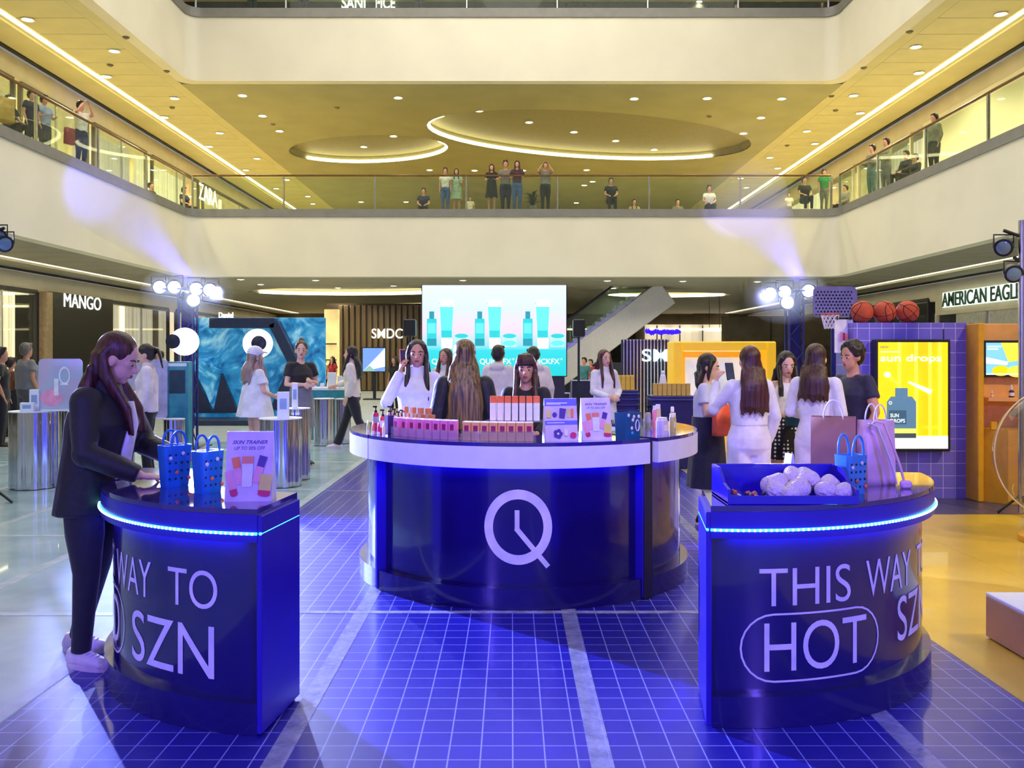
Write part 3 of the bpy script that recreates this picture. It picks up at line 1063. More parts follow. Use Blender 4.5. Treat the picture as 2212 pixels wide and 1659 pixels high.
# ------------------------------------------------------------------ people
SKIN = mat('warm_skin', (206, 150, 122), 0.5, var=0.03, scale=14, spec=0.35)
SKIN_P = mat('fair_skin', (226, 180, 156), 0.5, var=0.03, scale=14, spec=0.35)
EYEW = mat('eye_white', (206, 196, 192), 0.3)
EYED = mat('dark_iris', (28, 18, 16), 0.15)
LIPS = mat('rose_lips', (166, 62, 70), 0.35)
BROW = mat('dark_brow', (44, 28, 24), 0.7)


def hair_mat(name, rgb, rgb2):
    return mat(name, rgb, 0.38, rgb2=rgb2, scale=26, stretch=(2.6, 2.6, 0.14), bump=0.25, bscale=60, spec=0.5)


H_black = hair_mat('black_hair', (20, 15, 16), (48, 36, 38))
H_brown = hair_mat('dark_brown_hair', (42, 26, 24), (86, 52, 44))
H_auburn = hair_mat('auburn_hair', (44, 22, 26), (92, 44, 46))
H_gold = hair_mat('backlit_brown_hair', (38, 28, 24), (150, 118, 62))  # gold streaks paint the backlight into brown hair


def cloth(name, rgb, rough=0.75, **k):
    k.setdefault('bump', 0.35)
    k.setdefault('bscale', 16)
    return mat(name, rgb, rough, scale=7, sheen=0.2, **k)


def ring(c, u, v, rx, ry, n=16, pw=1.0):
    out = []
    for k in range(n):
        a = 2 * PI * k / n
        ca, sa = math.cos(a), math.sin(a)
        out.append(c + u * (rx * math.copysign(abs(ca) ** pw, ca)) + v * (ry * math.copysign(abs(sa) ** pw, sa)))
    return out


def limb(mb, pts, rs, n=12, flat=1.0, roundend=True):
    """tapered limb through joints; rounded ends"""
    P_ = [V(p) for p in pts]
    if roundend:
        d0 = (P_[0] - P_[1]).normalized()
        d1 = (P_[-1] - P_[-2]).normalized()
        P2 = [P_[0] + d0 * rs[0] * 0.8, P_[0] + d0 * rs[0] * 0.45] + P_ + [P_[-1] + d1 * rs[-1] * 0.45, P_[-1] + d1 * rs[-1] * 0.8]
        R2 = [rs[0] * 0.45, rs[0] * 0.85] + list(rs) + [rs[-1] * 0.85, rs[-1] * 0.45]
    else:
        P2, R2 = P_, list(rs)
    mb.tube(P2, R2, n, flat=flat)


BASE = dict(pelvis=(0, 0, .86), waist=(0, .0, 1.0), chest=(0, .0, 1.18), neck=(0, -.01, 1.36), head=(0, .012, 1.49),
            shR=(.146, -.01, 1.295), shL=(-.146, -.01, 1.295), elR=(.2, -.03, 1.05), elL=(-.2, -.03, 1.05), wrR=(.2, .06, .83), wrL=(-.2, .06, .83),
            hipR=(.082, 0, .84), hipL=(-.082, 0, .84), knR=(.088, .02, .46), knL=(-.088, .02, .46), anR=(.088, -.02, .075), anL=(-.088, -.02, .075))


def person(label, loc, face, h=1.6, pose=None, lean=0.0, head_yaw=0.0, head_pitch=0.0, hair='long', hair_m=None, hair_len=0.35, skin=None,
           top=None, top_m=None, sleeve='long', bottom=None, bottom_m=None, hem=0.0, shoe_m=None, detail=2, build=1.0, loose=1.0, group=None, z0=0.0, seen_from='front',
           top_hem=0.86, grip=('relax', 'relax'), inner_m=None, extra=None, base_name='person', seat=False):
    """one figure: body (one skin), hair and clothes as parts. face = direction the person faces, degrees (0 = away from camera, 180 = to it)"""
    s = h / 1.62
    vox = {3: 0.0065, 2: 0.0105, 1: 0.017, 0: 0.024}[detail]
    t = thing(base_name, label, 'person', (loc[0], loc[1], z0), math.radians(face), group)
    t.scale = (s, s, s)
    J = {k: V(p) for k, p in BASE.items()}
    for k in ('waist', 'chest', 'neck', 'head', 'shR', 'shL', 'elR', 'elL', 'wrR', 'wrL'):
        J[k].y += lean * (J[k].z - 0.86)
    for k, p in (pose or {}).items():
        if k in J:
            J[k] = V(p)
    skin = skin or SKIN
    b = build
    hr = Matrix.Translation(J['head'] - V((0, 0, 0.07))) @ Matrix.Rotation(math.radians(head_yaw), 4, 'Z') @ Matrix.Rotation(math.radians(-head_pitch), 4, 'X') @ Matrix.Translation(V((0, -0.012, -1.42)))
    hR = hr.to_3x3()
    hp = lambda x, y, z: hr @ V((x, y, z))
    # --- body
    mb = MB()
    mb.ball(hp(0, -.005, 1.525), (.073, .09, .097), 18, 12, R=hR)
    mb.ball(hp(0, .03, 1.462), (.056, .06, .074), 16, 10, R=hR)
    mb.ball(hp(0, .058, 1.413), (.026, .028, .024), 10, 8, R=hR)
    mb.ball(hp(0, .06, 1.5), (.056, .03, .04), 12, 8, R=hR)
    if detail >= 2:
        limb(mb, [hp(0, .088, 1.512), hp(0, .104, 1.474)], [.008, .0135], 8)
        mb.ball(hp(0, .086, 1.444), (.025, .012, .013), 10, 6, R=hR)
        for sx in (-1, 1):
            mb.ball(hp(sx * .074, -.002, 1.49), (.012, .024, .034), 8, 6, R=hR)
    limb(mb, [J['chest'] + V((0, 0, .1)), J['neck'], hp(0, .0, 1.43)], [.062, .05, .047], 12)
    limb(mb, [J['pelvis'], J['waist'], J['chest'], J['neck'] - V((0, 0, .06))], [.12 * b, .105 * b, .115 * b, .08], 14, flat=.78)
    for sd, sg in (('R', 1), ('L', -1)):
        limb(mb, [J['neck'] - V((0, 0, .05)), J['sh' + sd]], [.045, .046 * b], 10)
        limb(mb, [J['sh' + sd], J['sh' + sd].lerp(J['el' + sd], .5), J['el' + sd], J['el' + sd].lerp(J['wr' + sd], .4), J['wr' + sd]], [.046 * b, .042 * b, .036, .035, .024], 10)
        limb(mb, [J['hip' + sd], J['kn' + sd].lerp(J['hip' + sd], .5), J['kn' + sd], J['an' + sd].lerp(J['kn' + sd], .65), J['an' + sd]], [.074 * b, .07 * b, .05, .048, .032], 12)
        ft = V((sg * .03, 1, 0)).normalized()
        if pose and 'foot' + sd in pose:
            ft = (V(pose['foot' + sd]) - J['an' + sd]).normalized()
            ft.z = 0
            ft.normalize()
        limb(mb, [J['an' + sd] - ft * .03 - V((0, 0, .03)), J['an' + sd] + ft * .07 - V((0, 0, .04)), J['an' + sd] + ft * .15 - V((0, 0, .05))], [.035, .036, .024], 8)
        # hand
        w, e = J['wr' + sd], J['el' + sd]
        fd = (w - e).normalized()
        if pose and 'dir' + sd in pose:
            fd = V(pose['dir' + sd]).normalized()
        nrm = V(pose['palm' + sd]) if pose and 'palm' + sd in pose else V((-sg, 0, -.2))
        nrm = (nrm - fd * nrm.dot(fd)).normalized()
        ax = nrm.cross(fd).normalized()
        if detail >= 2:
            g = grip[0] if sd == 'R' else grip[1]
            Mh = Matrix((ax, fd, nrm)).transposed()
            mb.ball(w + fd * .045, (.037, .05, .016), 12, 8, R=Mh)
            c1, c2 = {'relax': (.25, .55), 'flat': (.05, .15), 'grip': (.9, 1.7)}[g]
            for q in range(4):
                L = (.036, .04, .038, .03)[q]
                rt = w + fd * (.083 - .004 * abs(q - 1.4)) + ax * ((q - 1.5) * .0185)
                d1 = fd * math.cos(c1) + nrm * math.sin(c1)
                d2 = fd * math.cos(c2) + nrm * math.sin(c2)
                limb(mb, [rt, rt + d1 * L, rt + d1 * L + d2 * L * .9], [.0088, .0082, .007], 7)
            # thumb leaves the side of the palm
            th = ax * (-1 if ax.dot(V((sg, 0, 0.2))) > 0 else 1)
            if pose and 'thumb' + sd in pose:
                th = ax * pose['thumb' + sd]
            r0 = w + fd * .025 + th * .026
            limb(mb, [r0, r0 + (fd * .7 + th * .6 + nrm * .3).normalized() * .038, r0 + (fd * .8 + th * .35 + nrm * .55).normalized() * .066], [.0115, .01, .008], 7)
        else:
            limb(mb, [w, w + fd * .07, w + fd * .14], [.022, .03, .018], 8, flat=.6)
    blob('body', mb, skin, t, vox, 3)
    # --- face
    if seen_from != 'back' and detail >= 2:
        for sx in (-1, 1):
            eo = MB().ball(hp(sx * .031, .0795, 1.503), (.0155, .007, .0066), 10, 6, R=hR).build('eye', EYEW, t, 60)
            MB().ball(hp(sx * .031, .0855, 1.502), (.0074, .003, .0066), 8, 5, R=hR).build('iris', EYED, eo, 60)
            MB().tube([hp(sx * .014, .089, 1.521), hp(sx * .032, .088, 1.528), hp(sx * .052, .073, 1.522)], [.0028, .004, .002], 6).build('eyebrow', BROW, t, 60)
        MB().ball(hp(0, .0955, 1.449), (.021, .004, .0042), 10, 6, R=hR).ball(hp(0, .0955, 1.4405), (.018, .0045, .0052), 10, 6, R=hR).build('mouth', LIPS, t, 60)
    # --- hair
    hair_m = hair_m or H_black
    if hair:
        hb = MB()
        hb.ball(hp(0, -.022, 1.54), (.086, .098, .095), 18, 12, R=hR)
        hb.ball(hp(0, -.045, 1.50), (.08, .075, .09), 16, 10, R=hR)
        back = hR @ V((0, -1, 0))
        back.z = 0
        back.normalize()
        side = V((back.y, -back.x, 0))
        nb_ = hp(0, -.06, 1.47)
        if hair in ('long', 'wavy', 'bob'):
            L = {'bob': 0.13}.get(hair, hair_len)
            wdt = .088 if hair != 'wavy' else .1
            rings = []
            for k in range(8):
                f = k / 7
                off = back * ((.015 + .05 * math.sin(min(1, f * 1.6) * PI / 2) + .02 * f) * (.25 if hair == 'bob' else 1))
                c = nb_ + off - V((0, 0, .02 + L * f))
                rings.append(ring(c, side, back, wdt * (1 + .28 * math.sin(f * PI * .75)), .045 + .008 * math.sin(f * 5), 14))
            rings.insert(0, ring(nb_ + V((0, 0, .04)), side, back, .078, .055, 14))
            hb.loft(rings)
            rnd = random.Random(label)
            for k in range(16 if hair != 'bob' else 8):
                u = (k / (15 if hair != 'bob' else 7) - .5) * 2
                p0 = nb_ + side * u * .085 + back * (.03 + .03 * (1 - abs(u)))
                wv = (.02 if hair == 'wavy' else .006)
                pts = []
                for q in range(6):
                    f = q / 5
                    pts.append(p0 - V((0, 0, .04 + (L + rnd.uniform(.0, .05)) * f)) + back * ((.045 if hair != 'bob' else -.01) * f) + side * (u * .035 * f + wv * math.sin(f * 9 + k * 1.7)))
                limb(hb, pts, [.02, .02, .019, .018, .014, .006], 7)
            for sx in (-1, 1):   # locks falling in front of the shoulders
                if hair == 'bob':
                    limb(hb, [hp(sx * .07, .02, 1.56), hp(sx * .083, .025, 1.5), hp(sx * .083, .02, 1.43), hp(sx * .075, .03, 1.38)], [.022, .022, .02, .012], 8)
                elif seen_from != 'back':
                    fwd = -back
                    ear = extra == 'behind_ear'
                    q0 = hp(sx * .079, -.05 if ear else .01, 1.5)
                    Lf = min(L, .36)
                    for j in range(3):
                        limb(hb, [hp(sx * .062, -.03 if ear else .03, 1.575), q0 + side * 0, q0 - V((0, 0, .1)) + fwd * ((.0 if ear else .02) + .012 * j), q0 - V((0, 0, .1 + Lf * .5)) + fwd * ((.1 if ear else .065) + .012 * j) + side * (sx * -.012 * (j - 1)),
                                  q0 - V((0, 0, .1 + Lf * .85)) + fwd * ((.12 if ear else .07) + .014 * j) + side * (sx * -.02 * (j - 1))], [.02, .024, .022, .02, .008], 8)
        elif hair == 'pony':
            hb.ball(hp(0, -.115, 1.545), (.03, .03, .03), 10, 8)
            for k in range(5):
                pts = [hp(0, -.115, 1.55) + side * (.008 * (k - 2)), hp(0, -.15, 1.53) + side * (.012 * (k - 2)), hp(0, -.16, 1.44) + side * (.014 * (k - 2)), hp(0, -.15, 1.36 - hair_len * .2) + side * (.008 * (k - 2))]
                limb(hb, pts, [.016, .02, .018, .007], 8)
        elif hair == 'bun':
            hb.ball(hp(0, -.06, 1.635), (.042, .042, .036), 12, 8)
        elif hair == 'short':
            for k in range(12):
                a = PI * (k / 11) - PI / 2
                hb.ball(hp(.07 * math.sin(a), -.03 - .055 * math.cos(a), 1.5 + .01 * (k % 3)), .028, 8, 6)
            for k in range(6):
                hb.ball(hp(-.05 + .02 * k, .045, 1.6), .026, 8, 6)
        elif hair == 'curly':
            rnd = random.Random(label)
            for k in range(46):
                a, e_ = rnd.uniform(0, 2 * PI), rnd.uniform(-.3, 1.3)
                x, y, z = math.cos(a) * math.cos(e_), math.sin(a) * math.cos(e_), math.sin(e_)
                if y > .55 and z < .5:
                    continue
                hb.ball(hp(.084 * x, -.02 + .098 * y, 1.54 + .095 * z), .022, 7, 5)
        if extra == 'fringe':
            for k in range(7):
                u = (k / 6 - .5) * 2
                limb(hb, [hp(u * .05, .05, 1.615), hp(u * .062, .088 - .022 * u * u, 1.585), hp(u * .066, .096 - .03 * u * u, 1.54)], [.018, .016, .008], 7)
        blob('hair', hb, hair_m, t, max(vox * .9, 0.0075), 2)
    if extra == 'cap':
        cb = MB()
        cb.ball(hp(0, -.015, 1.565), (.096, .108, .088), 18, 10, R=hR)
        limb(cb, [hp(-.06, .07, 1.575), hp(0, .15, 1.57), hp(.06, .07, 1.575)], [.03, .03, .03], 8, flat=.3)
        blob('cap', cb, MATS['white_cap'], t, 0.009, 3)
    # --- clothes
    X = V((1, 0, 0))
    Yv = V((0, 1, 0))

    def trunk_ring(f, rx, ry, dz=0.0, dy=0.0):
        """f: 0 pelvis .. 3 neck, along the spine"""
        sp = [J['pelvis'], J['waist'], J['chest'], J['neck'] - V((0, 0, .03))]
        i = min(2, int(f))
        c = sp[i].lerp(sp[i + 1], f - i)
        return ring(c + V((0, dy, dz)), X, Yv, rx * b * loose, ry * b * loose, 20, .85)
    if top:
        tm = MB()
        hz = top_hem
        lo = J['pelvis'].lerp(J['waist'], (hz - .86) / .14)
        wl = .15 if top in ('jacket', 'coat') else .135
        rings = [ring(lo, X, Yv, wl * b * loose, .108 * b * loose, 20, .85)]
        if hz < .96:
            rings.append(trunk_ring(.9, wl * .97, .106))
        rings += [trunk_ring(1.45, .138, .108), trunk_ring(2.0, .15, .115, dy=.008), trunk_ring(2.4, .145, .1), trunk_ring(2.7, .11, .08), trunk_ring(2.97, .066, .06)]
        if top in ('jacket', 'coat', 'hoodie', 'turtle'):
            rings.append(ring(J['neck'] + V((0, .0, .045)), X, Yv, .066, .066, 20))
        tm.loft(rings)
        if top == 'hoodie':
            tm.ball(J['neck'] + V((0, -.075, -.02)), (.11, .05, .06), 12, 8)
        k_ = {'jacket': 1.32, 'coat': 1.3, 'hoodie': 1.3}.get(top, 1.1)
        if sleeve != 'none':
            for sd in 'RL':
                sh, el, wr = J['sh' + sd], J['el' + sd], J['wr' + sd]
                root = J['neck'] - V((0, 0, .045))
                limb(tm, [root, root.lerp(sh, .5) - V((0, 0, .006)), sh], [.05, .053, .052 * k_], 12)
                if sleeve == 'long':
                    limb(tm, [sh, sh.lerp(el, .5), el, el.lerp(wr, .6), el.lerp(wr, .97)], [.057 * k_, .053 * k_, .049 * k_, .043 * k_, .034 * k_], 12, roundend=False)
                else:
                    limb(tm, [sh, sh.lerp(el, .58)], [.058 * k_, .064 * k_], 12, roundend=False)
                tm.ball(sh, .056 * k_, 12, 8)
                if sleeve == 'long':
                    tm.ball(el, .048 * k_, 10, 8)
        blob(top if top in ('jacket', 'coat', 'hoodie') else 'shirt', tm, top_m, t, max(.009, vox), 3)
    if inner_m:   # pale shirt front showing in the open coat
        MB().loft([ring(J['chest'].lerp(J['waist'], f) + V((.0, .165 - .016 * max(f, 0) - .06 * max(-f, 0), 0)), X, Yv, .034 + .012 * f, .02, 10) for f in (-.6, -.3, 0, .5, 1.0, 1.5)]).build('inner_shirt', inner_m, t, 60)
    if bottom == 'pants':
        pm = MB()
        pm.loft([ring(J['pelvis'] + V((0, 0, -.13)), X, Yv, .135 * b, .09 * b, 18), ring(J['pelvis'] + V((0, 0, -.07)), X, Yv, .172 * b, .122 * b, 18), ring(J['pelvis'] + V((0, 0, .01)), X, Yv, .17 * b, .126 * b, 18), ring(J['waist'] - V((0, 0, .0)), X, Yv, .128 * b, .1 * b, 18)])
        for sd in 'RL':
            hi, kn, an = J['hip' + sd], J['kn' + sd], J['an' + sd]
            fl = hem if hem else .05
            limb(pm, [hi + V((0, 0, -.01)), hi.lerp(kn, .5), kn, kn.lerp(an, .55), an + V((0, 0, -.0))], [.096 * b, .09 * b, .064 * b, max(.052, fl * .95), fl], 14, roundend=False)
        blob('trousers', pm, bottom_m, t, max(.009, vox), 3)
    elif bottom in ('skirt', 'dress'):
        n = 40
        zt = J['waist'].z + .03 if bottom == 'skirt' else J['chest'].z
        c0 = J['waist']
        rings = []
        for k in range(8):
            f = k / 7
            z = zt + (hem - zt) * f
            flare = 1 + (.55 if bottom == 'dress' else .35) * f
            r_ = []
            for q in range(n):
                a = 2 * PI * q / n
                w_ = 1 + .045 * f * math.sin(a * 9 + k * .2)
                r_.append(V((c0.x + .142 * b * loose * flare * w_ * math.cos(a), c0.y * (1 - f) + J['pelvis'].y * f + .118 * b * loose * flare * w_ * math.sin(a), z)))
            rings.append(r_)
        MB().loft(rings).build(bottom, bottom_m, t, 60)
    # --- shoes
    if shoe_m:
        for sd, sg in (('R', 1), ('L', -1)):
            an = J['an' + sd]
            ft = V((sg * .05, 1, 0)).normalized()
            if pose and 'foot' + sd in pose:
                ft = V(pose['foot' + sd]) - an
                ft.z = 0
                ft.normalize()
            sv = V((ft.y, -ft.x, 0))
            gz = an.z - .075
            up = V((0, 0, 1))
            rr = []
            for q, (y, wx, hh, zz) in enumerate(((-.075, .024, .03, .045), (-.06, .036, .05, .055), (-.02, .038, .055, .058), (.03, .04, .045, .05), (.09, .046, .034, .04), (.14, .042, .028, .034), (.172, .022, .018, .026))):
                rr.append(ring(V((an.x, an.y, gz)) + ft * y + up * zz, sv, up, wx, hh * .85, 12))
            so = MB().loft(rr).build('shoe', shoe_m, t, 60)
            sl = MB()
            ol = []
            for q in range(20):
                a = 2 * PI * q / 20
                ol.append(V((an.x, an.y, gz)) + ft * (.048 + .132 * math.cos(a)) + sv * (.047 * math.sin(a) * (1.0 + .1 * math.cos(a))))
            sl.loft([[p + up * .0 for p in ol], [p + up * .028 for p in ol]])
            sl.build('sole', MATS.get('shoe_sole') or mat('shoe_sole', (214, 196, 206), 0.6), so, 30)
            if detail >= 3:
                lc = MB()
                for q in range(4):
                    y = .03 + .022 * q
                    zz = .094 - .008 * q
                    lc.tube([V((an.x, an.y, gz)) + ft * y + sv * -.024 + up * (zz - .008), V((an.x, an.y, gz)) + ft * (y + .006) + up * zz, V((an.x, an.y, gz)) + ft * y + sv * .024 + up * (zz - .008)], .0032, 6)
                lc.build('laces', mat('shoe_lace', (240, 226, 232), 0.7), so, 60)
    return t


mat('white_cap', (228, 226, 240), 0.7)
W_shirt = cloth('white_knit', (232, 230, 238))
W_cream = cloth('cream_fleece', (226, 216, 206), bscale=40)
W_puff = cloth('pale_pink_puffer', (230, 214, 222), bscale=10, bump=0.6)
K_jacket = cloth('black_jacket', (22, 20, 28), 0.6)
K_top = cloth('black_tee', (20, 20, 26), 0.7)
K_pants = cloth('dark_jeans', (24, 22, 34), 0.75)
N_navy = cloth('navy_cloth', (24, 22, 62), 0.7)
G_grey = cloth('grey_cloth', (128, 130, 140), 0.75)
W_trouser = cloth('white_trouser_cloth', (226, 220, 232), 0.6, bscale=8, bump=0.5)
S_white = mat('white_sneaker', (226, 212, 218), 0.6)
S_black = mat('black_shoe', (24, 22, 24), 0.5)


def polka():
    m = mat('polka_dot_cloth', (24, 22, 40), 0.7)
    nt = m.node_tree
    b = nt.nodes['Principled BSDF']
    vo = nt.nodes.new('ShaderNodeTexVoronoi')
    vo.inputs['Scale'].default_value = 26
    vo.inputs['Randomness'].default_value = 0.0
    lt = nt.nodes.new('ShaderNodeMath')
    lt.operation = 'LESS_THAN'
    lt.inputs[1].default_value = 0.32
    mx = nt.nodes.new('ShaderNodeMix')
    mx.data_type = 'RGBA'
    mx.inputs[6].default_value = C(20, 18, 36)
    mx.inputs[7].default_value = C(235, 235, 240)
    tc = nt.nodes.new('ShaderNodeTexCoord')
    nt.links.new(tc.outputs['Object'], vo.inputs['Vector'])
    nt.links.new(vo.outputs['Distance'], lt.inputs[0])
    nt.links.new(lt.outputs[0], mx.inputs[0])
    nt.links.new(mx.outputs[2], b.inputs['Base Color'])
    return m


def at_px(px, Y):
    return ((px - CXP) * Y / FPX, Y)


# the woman at the left counter: seen from the side, looking down at her phone over the counter
person('woman in open black jacket leaning over the left counter with her phone', (-2.05, 4.42), -90 - 8, 1.60, detail=3, lean=.15, head_yaw=14, head_pitch=24,
       pose=dict(elR=(.22, .1, 1.05), wrR=(.14, .33, .945), dirR=(-.1, 1, -.1), palmR=(0, 0, -1), thumbR=-1, elL=(-.2, .16, 1.06), wrL=(-.12, .38, 1.0), dirL=(.12, 1, .1), palmL=(.6, .2, -.5),
                 anR=(.1, .0, .075), anL=(-.12, -.16, .075), knR=(.1, .03, .46), knL=(-.1, -.04, .46), footR=(.16, .3, .03), footL=(-.14, .2, .03), hipR=(.082, .0, .84)),
       hair='long', hair_m=H_auburn, hair_len=.34, extra='behind_ear', skin=SKIN_P, top='coat', top_m=K_jacket, top_hem=.74, loose=1.34, inner_m=W_shirt, bottom='pants', bottom_m=K_pants, hem=.046, shoe_m=S_white,
       grip=('flat', 'relax'))
person('woman in pale pink puffer jacket with a black ponytail behind the left counter', at_px(318, 11.0), 90 + 15, 1.62, head_pitch=14, hair='pony', hair_m=H_black, skin=SKIN_P,
       pose=dict(elR=(.21, .04, 1.04), wrR=(.16, .26, .96)), top='jacket', top_m=W_puff, top_hem=.80, loose=1.18, bottom='pants', bottom_m=K_pants, hem=.06, shoe_m=S_white)
person('girl in white dress and white cap before the blue backdrop', at_px(552, 11.4), -50, 1.58, head_pitch=4, hair='long', hair_m=hair_mat('ash_hair', (120, 98, 92), (180, 156, 150)), hair_len=.25, skin=SKIN_P, extra='cap',
       pose=dict(elR=(.2, .02, 1.06), wrR=(.12, .2, 1.0)), top='shirt', top_m=W_shirt, top_hem=.95, sleeve='short', loose=1.25, bottom='dress', bottom_m=W_shirt, hem=.74, shoe_m=S_white)
person('woman in black top and grey skirt beside the mirror pedestal', at_px(650, 12.2), 180 + 38, 1.68, hair='bun', hair_m=H_brown, skin=SKIN_P, head_yaw=-25,
       pose=dict(elR=(.21, .02, 1.06), wrR=(.06, .2, 1.06), elL=(-.21, .02, 1.06), wrL=(-.04, .22, 1.1)), top='shirt', top_m=K_top, top_hem=.98, sleeve='short', bottom='skirt', bottom_m=G_grey, hem=.5, shoe_m=S_black)
person('woman in cream fleece jacket stepping away beside the screen aisle', (at_px(762, 14.3)), 90, 1.63, lean=.05, hair='long', hair_m=H_black, hair_len=.3, skin=SKIN_P,
       pose=dict(hipR=(.08, .0, .84), knR=(.09, .12, .47), anR=(.09, .26, .075), footR=(.1, .42, .03), knL=(-.09, -.1, .47), anL=(-.09, -.3, .09), elR=(.21, .1, 1.06), wrR=(.16, .28, 1.0)),
       top='jacket', top_m=W_cream, top_hem=.82, loose=1.15, bottom='pants', bottom_m=K_pants, hem=.07, shoe_m=S_white)
person('woman in white sweater holding a phone to her ear behind the round counter', at_px(901, 7.75), 180 + 12, 1.62, head_yaw=-8, hair='long', hair_m=H_black, hair_len=.34, build=1.12, loose=1.06,
       pose=dict(elR=(.27, .12, 1.1), wrR=(.15, .1, 1.36), dirR=(-.15, -.15, 1), palmR=(-.8, -.2, .2), elL=(-.2, .04, 1.02), wrL=(-.1, .2, .95)), grip=('grip', 'relax'), top='turtle', top_m=W_shirt, bottom='pants', bottom_m=K_pants, shoe_m=S_black)
person('woman with long golden tipped hair seen from behind inside the round counter', at_px(1003, 6.5), 6, 1.60, hair='wavy', hair_m=H_gold, hair_len=.47, seen_from='back', top='jacket', top_m=K_jacket,  # gold in her hair is painted backlight
       bottom='pants', bottom_m=K_pants, shoe_m=S_black, build=1.02)
person('woman with a fringe and dark top smiling inside the round counter', at_px(1136, 6.95), 180 - 4, 1.50, head_pitch=6, hair='long', hair_m=H_brown, hair_len=.33, extra='fringe', top='shirt', top_m=K_top, bottom='pants', bottom_m=K_pants, shoe_m=S_black,
       pose=dict(wrR=(.1, .2, .98), wrL=(-.1, .2, .98), elR=(.2, .02, 1.06), elL=(-.2, .02, 1.06)))
person('woman in cream jacket in front of the screen facing the camera', at_px(962, 12.5), 180 - 30, 1.58, hair='long', hair_m=H_brown, hair_len=.3, top='jacket', top_m=W_cream, bottom='pants', bottom_m=K_pants, shoe_m=S_black)
person('short haired person in cream hoodie seen from behind before the screen', at_px(1077, 12.0), -15, 1.62, hair='short', seen_from='back', top='hoodie', top_m=W_cream, loose=1.2, bottom='pants', bottom_m=cloth('blue_jeans', (40, 56, 104)), shoe_m=S_black)
person('person in cream sweater bending forward before the screen', at_px(1160, 12.3), 20, 1.60, lean=.18, head_pitch=20, hair='short', seen_from='back', top='hoodie', top_m=W_cream, loose=1.12, bottom='pants', bottom_m=K_pants, shoe_m=S_black)
person('woman in long white dress with long brown hair beside the blue shelves', at_px(1306, 12.0), 180 + 25, 1.56, hair='long', hair_m=H_auburn, hair_len=.4, skin=SKIN_P, top='turtle', top_m=W_shirt, bottom='dress', bottom_m=W_shirt, hem=.25, shoe_m=S_white,
       pose=dict(elR=(.2, .04, 1.05), wrR=(.06, .22, .98), elL=(-.2, .04, 1.05), wrL=(-.06, .22, .98)))
# the shopping group on the right
person('woman in white blouse and long navy skirt holding an orange tote', at_px(1528, 8.0), 180 + 70, 1.50, head_pitch=10, hair='bob', hair_m=H_black, skin=SKIN_P,
       pose=dict(elR=(.19, .02, 1.06), wrR=(.1, .26, 1.06), elL=(-.22, .06, 1.05), wrL=(-.12, .28, 1.02)), top='shirt', top_m=cloth('pale_blue_blouse', (206, 208, 232)), top_hem=.96, sleeve='short', loose=1.22,
       bottom='skirt', bottom_m=N_navy, hem=.36, shoe_m=S_black)
person('woman in white jumpsuit with long brown hair seen from behind', at_px(1618, 7.2), 8, 1.56, hair='long', hair_m=H_auburn, hair_len=.33, seen_from='back', skin=SKIN_P,
       pose=dict(elL=(-.27, .1, 1.1), wrL=(-.2, .22, 1.33), dirL=(.3, .2, 1), elR=(.22, -.02, 1.04), wrR=(.2, .08, .82)), grip=('relax', 'grip'), top='shirt', top_m=W_shirt, top_hem=.97,
       bottom='pants', bottom_m=W_trouser, hem=.125, shoe_m=S_white, build=1.1)
person('woman in white strap top and polka dot skirt looking down', at_px(1698, 8.3), 180 - 10, 1.52, head_pitch=16, head_yaw=10, hair='long', hair_m=H_black, hair_len=.24, skin=SKIN_P,
       pose=dict(elR=(.21, .04, 1.05), wrR=(.04, .22, 1.02), elL=(-.21, .04, 1.05), wrL=(-.12, .24, 1.03)), top='shirt', top_m=W_shirt, top_hem=.93, sleeve='none', bottom='skirt', bottom_m=polka(),
       hem=.58, shoe_m=S_black)
person('woman in white long sleeved top and trousers with straight hair seen from behind', at_px(1763, 7.3), -28, 1.58, hair='long', hair_m=H_brown, hair_len=.25, seen_from='back', skin=SKIN_P,
       pose=dict(elL=(-.22, .04, 1.06), wrL=(-.14, .26, 1.02)), top='shirt', top_m=W_shirt, top_hem=.92, bottom='pants', bottom_m=W_trouser, hem=.11, shoe_m=S_white)
person('man in navy polo shirt with curly hair on the right of the group', at_px(1842, 7.6), 90 + 25, 1.60, head_pitch=8, hair='curly', hair_m=H_black, top='shirt', top_m=N_navy, sleeve='short', build=1.18, loose=1.1, bottom='pants', bottom_m=K_pants, shoe_m=S_black,
       pose=dict(elL=(-.25, .0, 1.04), wrL=(-.23, .08, .86)))
# visitors at the far left
person('man in grey tee seen from behind beside the left shop window', at_px(58, 15.5), -30, 1.70, hair='short', hair_m=hair_mat('greying_hair', (90, 84, 80), (130, 124, 118)), seen_from='back', top='shirt', top_m=G_grey, sleeve='short', loose=1.25, build=1.15,
       bottom='pants', bottom_m=cloth('grey_trousers', (90, 88, 96)), shoe_m=S_black, detail=1)
person('man in black tee at the left edge of the picture', at_px(4, 14.5), -70, 1.62, hair='short', top='shirt', top_m=K_top, sleeve='short', bottom='pants', bottom_m=K_pants, shoe_m=S_black, detail=1)
person('child in rust brown top between two men at the left edge', at_px(24, 16.2), -20, 1.45, hair='short', seen_from='back', top='shirt', top_m=cloth('rust_cloth', (132, 74, 44)), sleeve='short', bottom='pants', bottom_m=K_pants, shoe_m=S_black, detail=1)
# ------------------------------------------------------------------ goods on the side counters
def col(name, *rgb, **k):
    k.setdefault('rough', 0.45)
    return mat(name, rgb, **k)


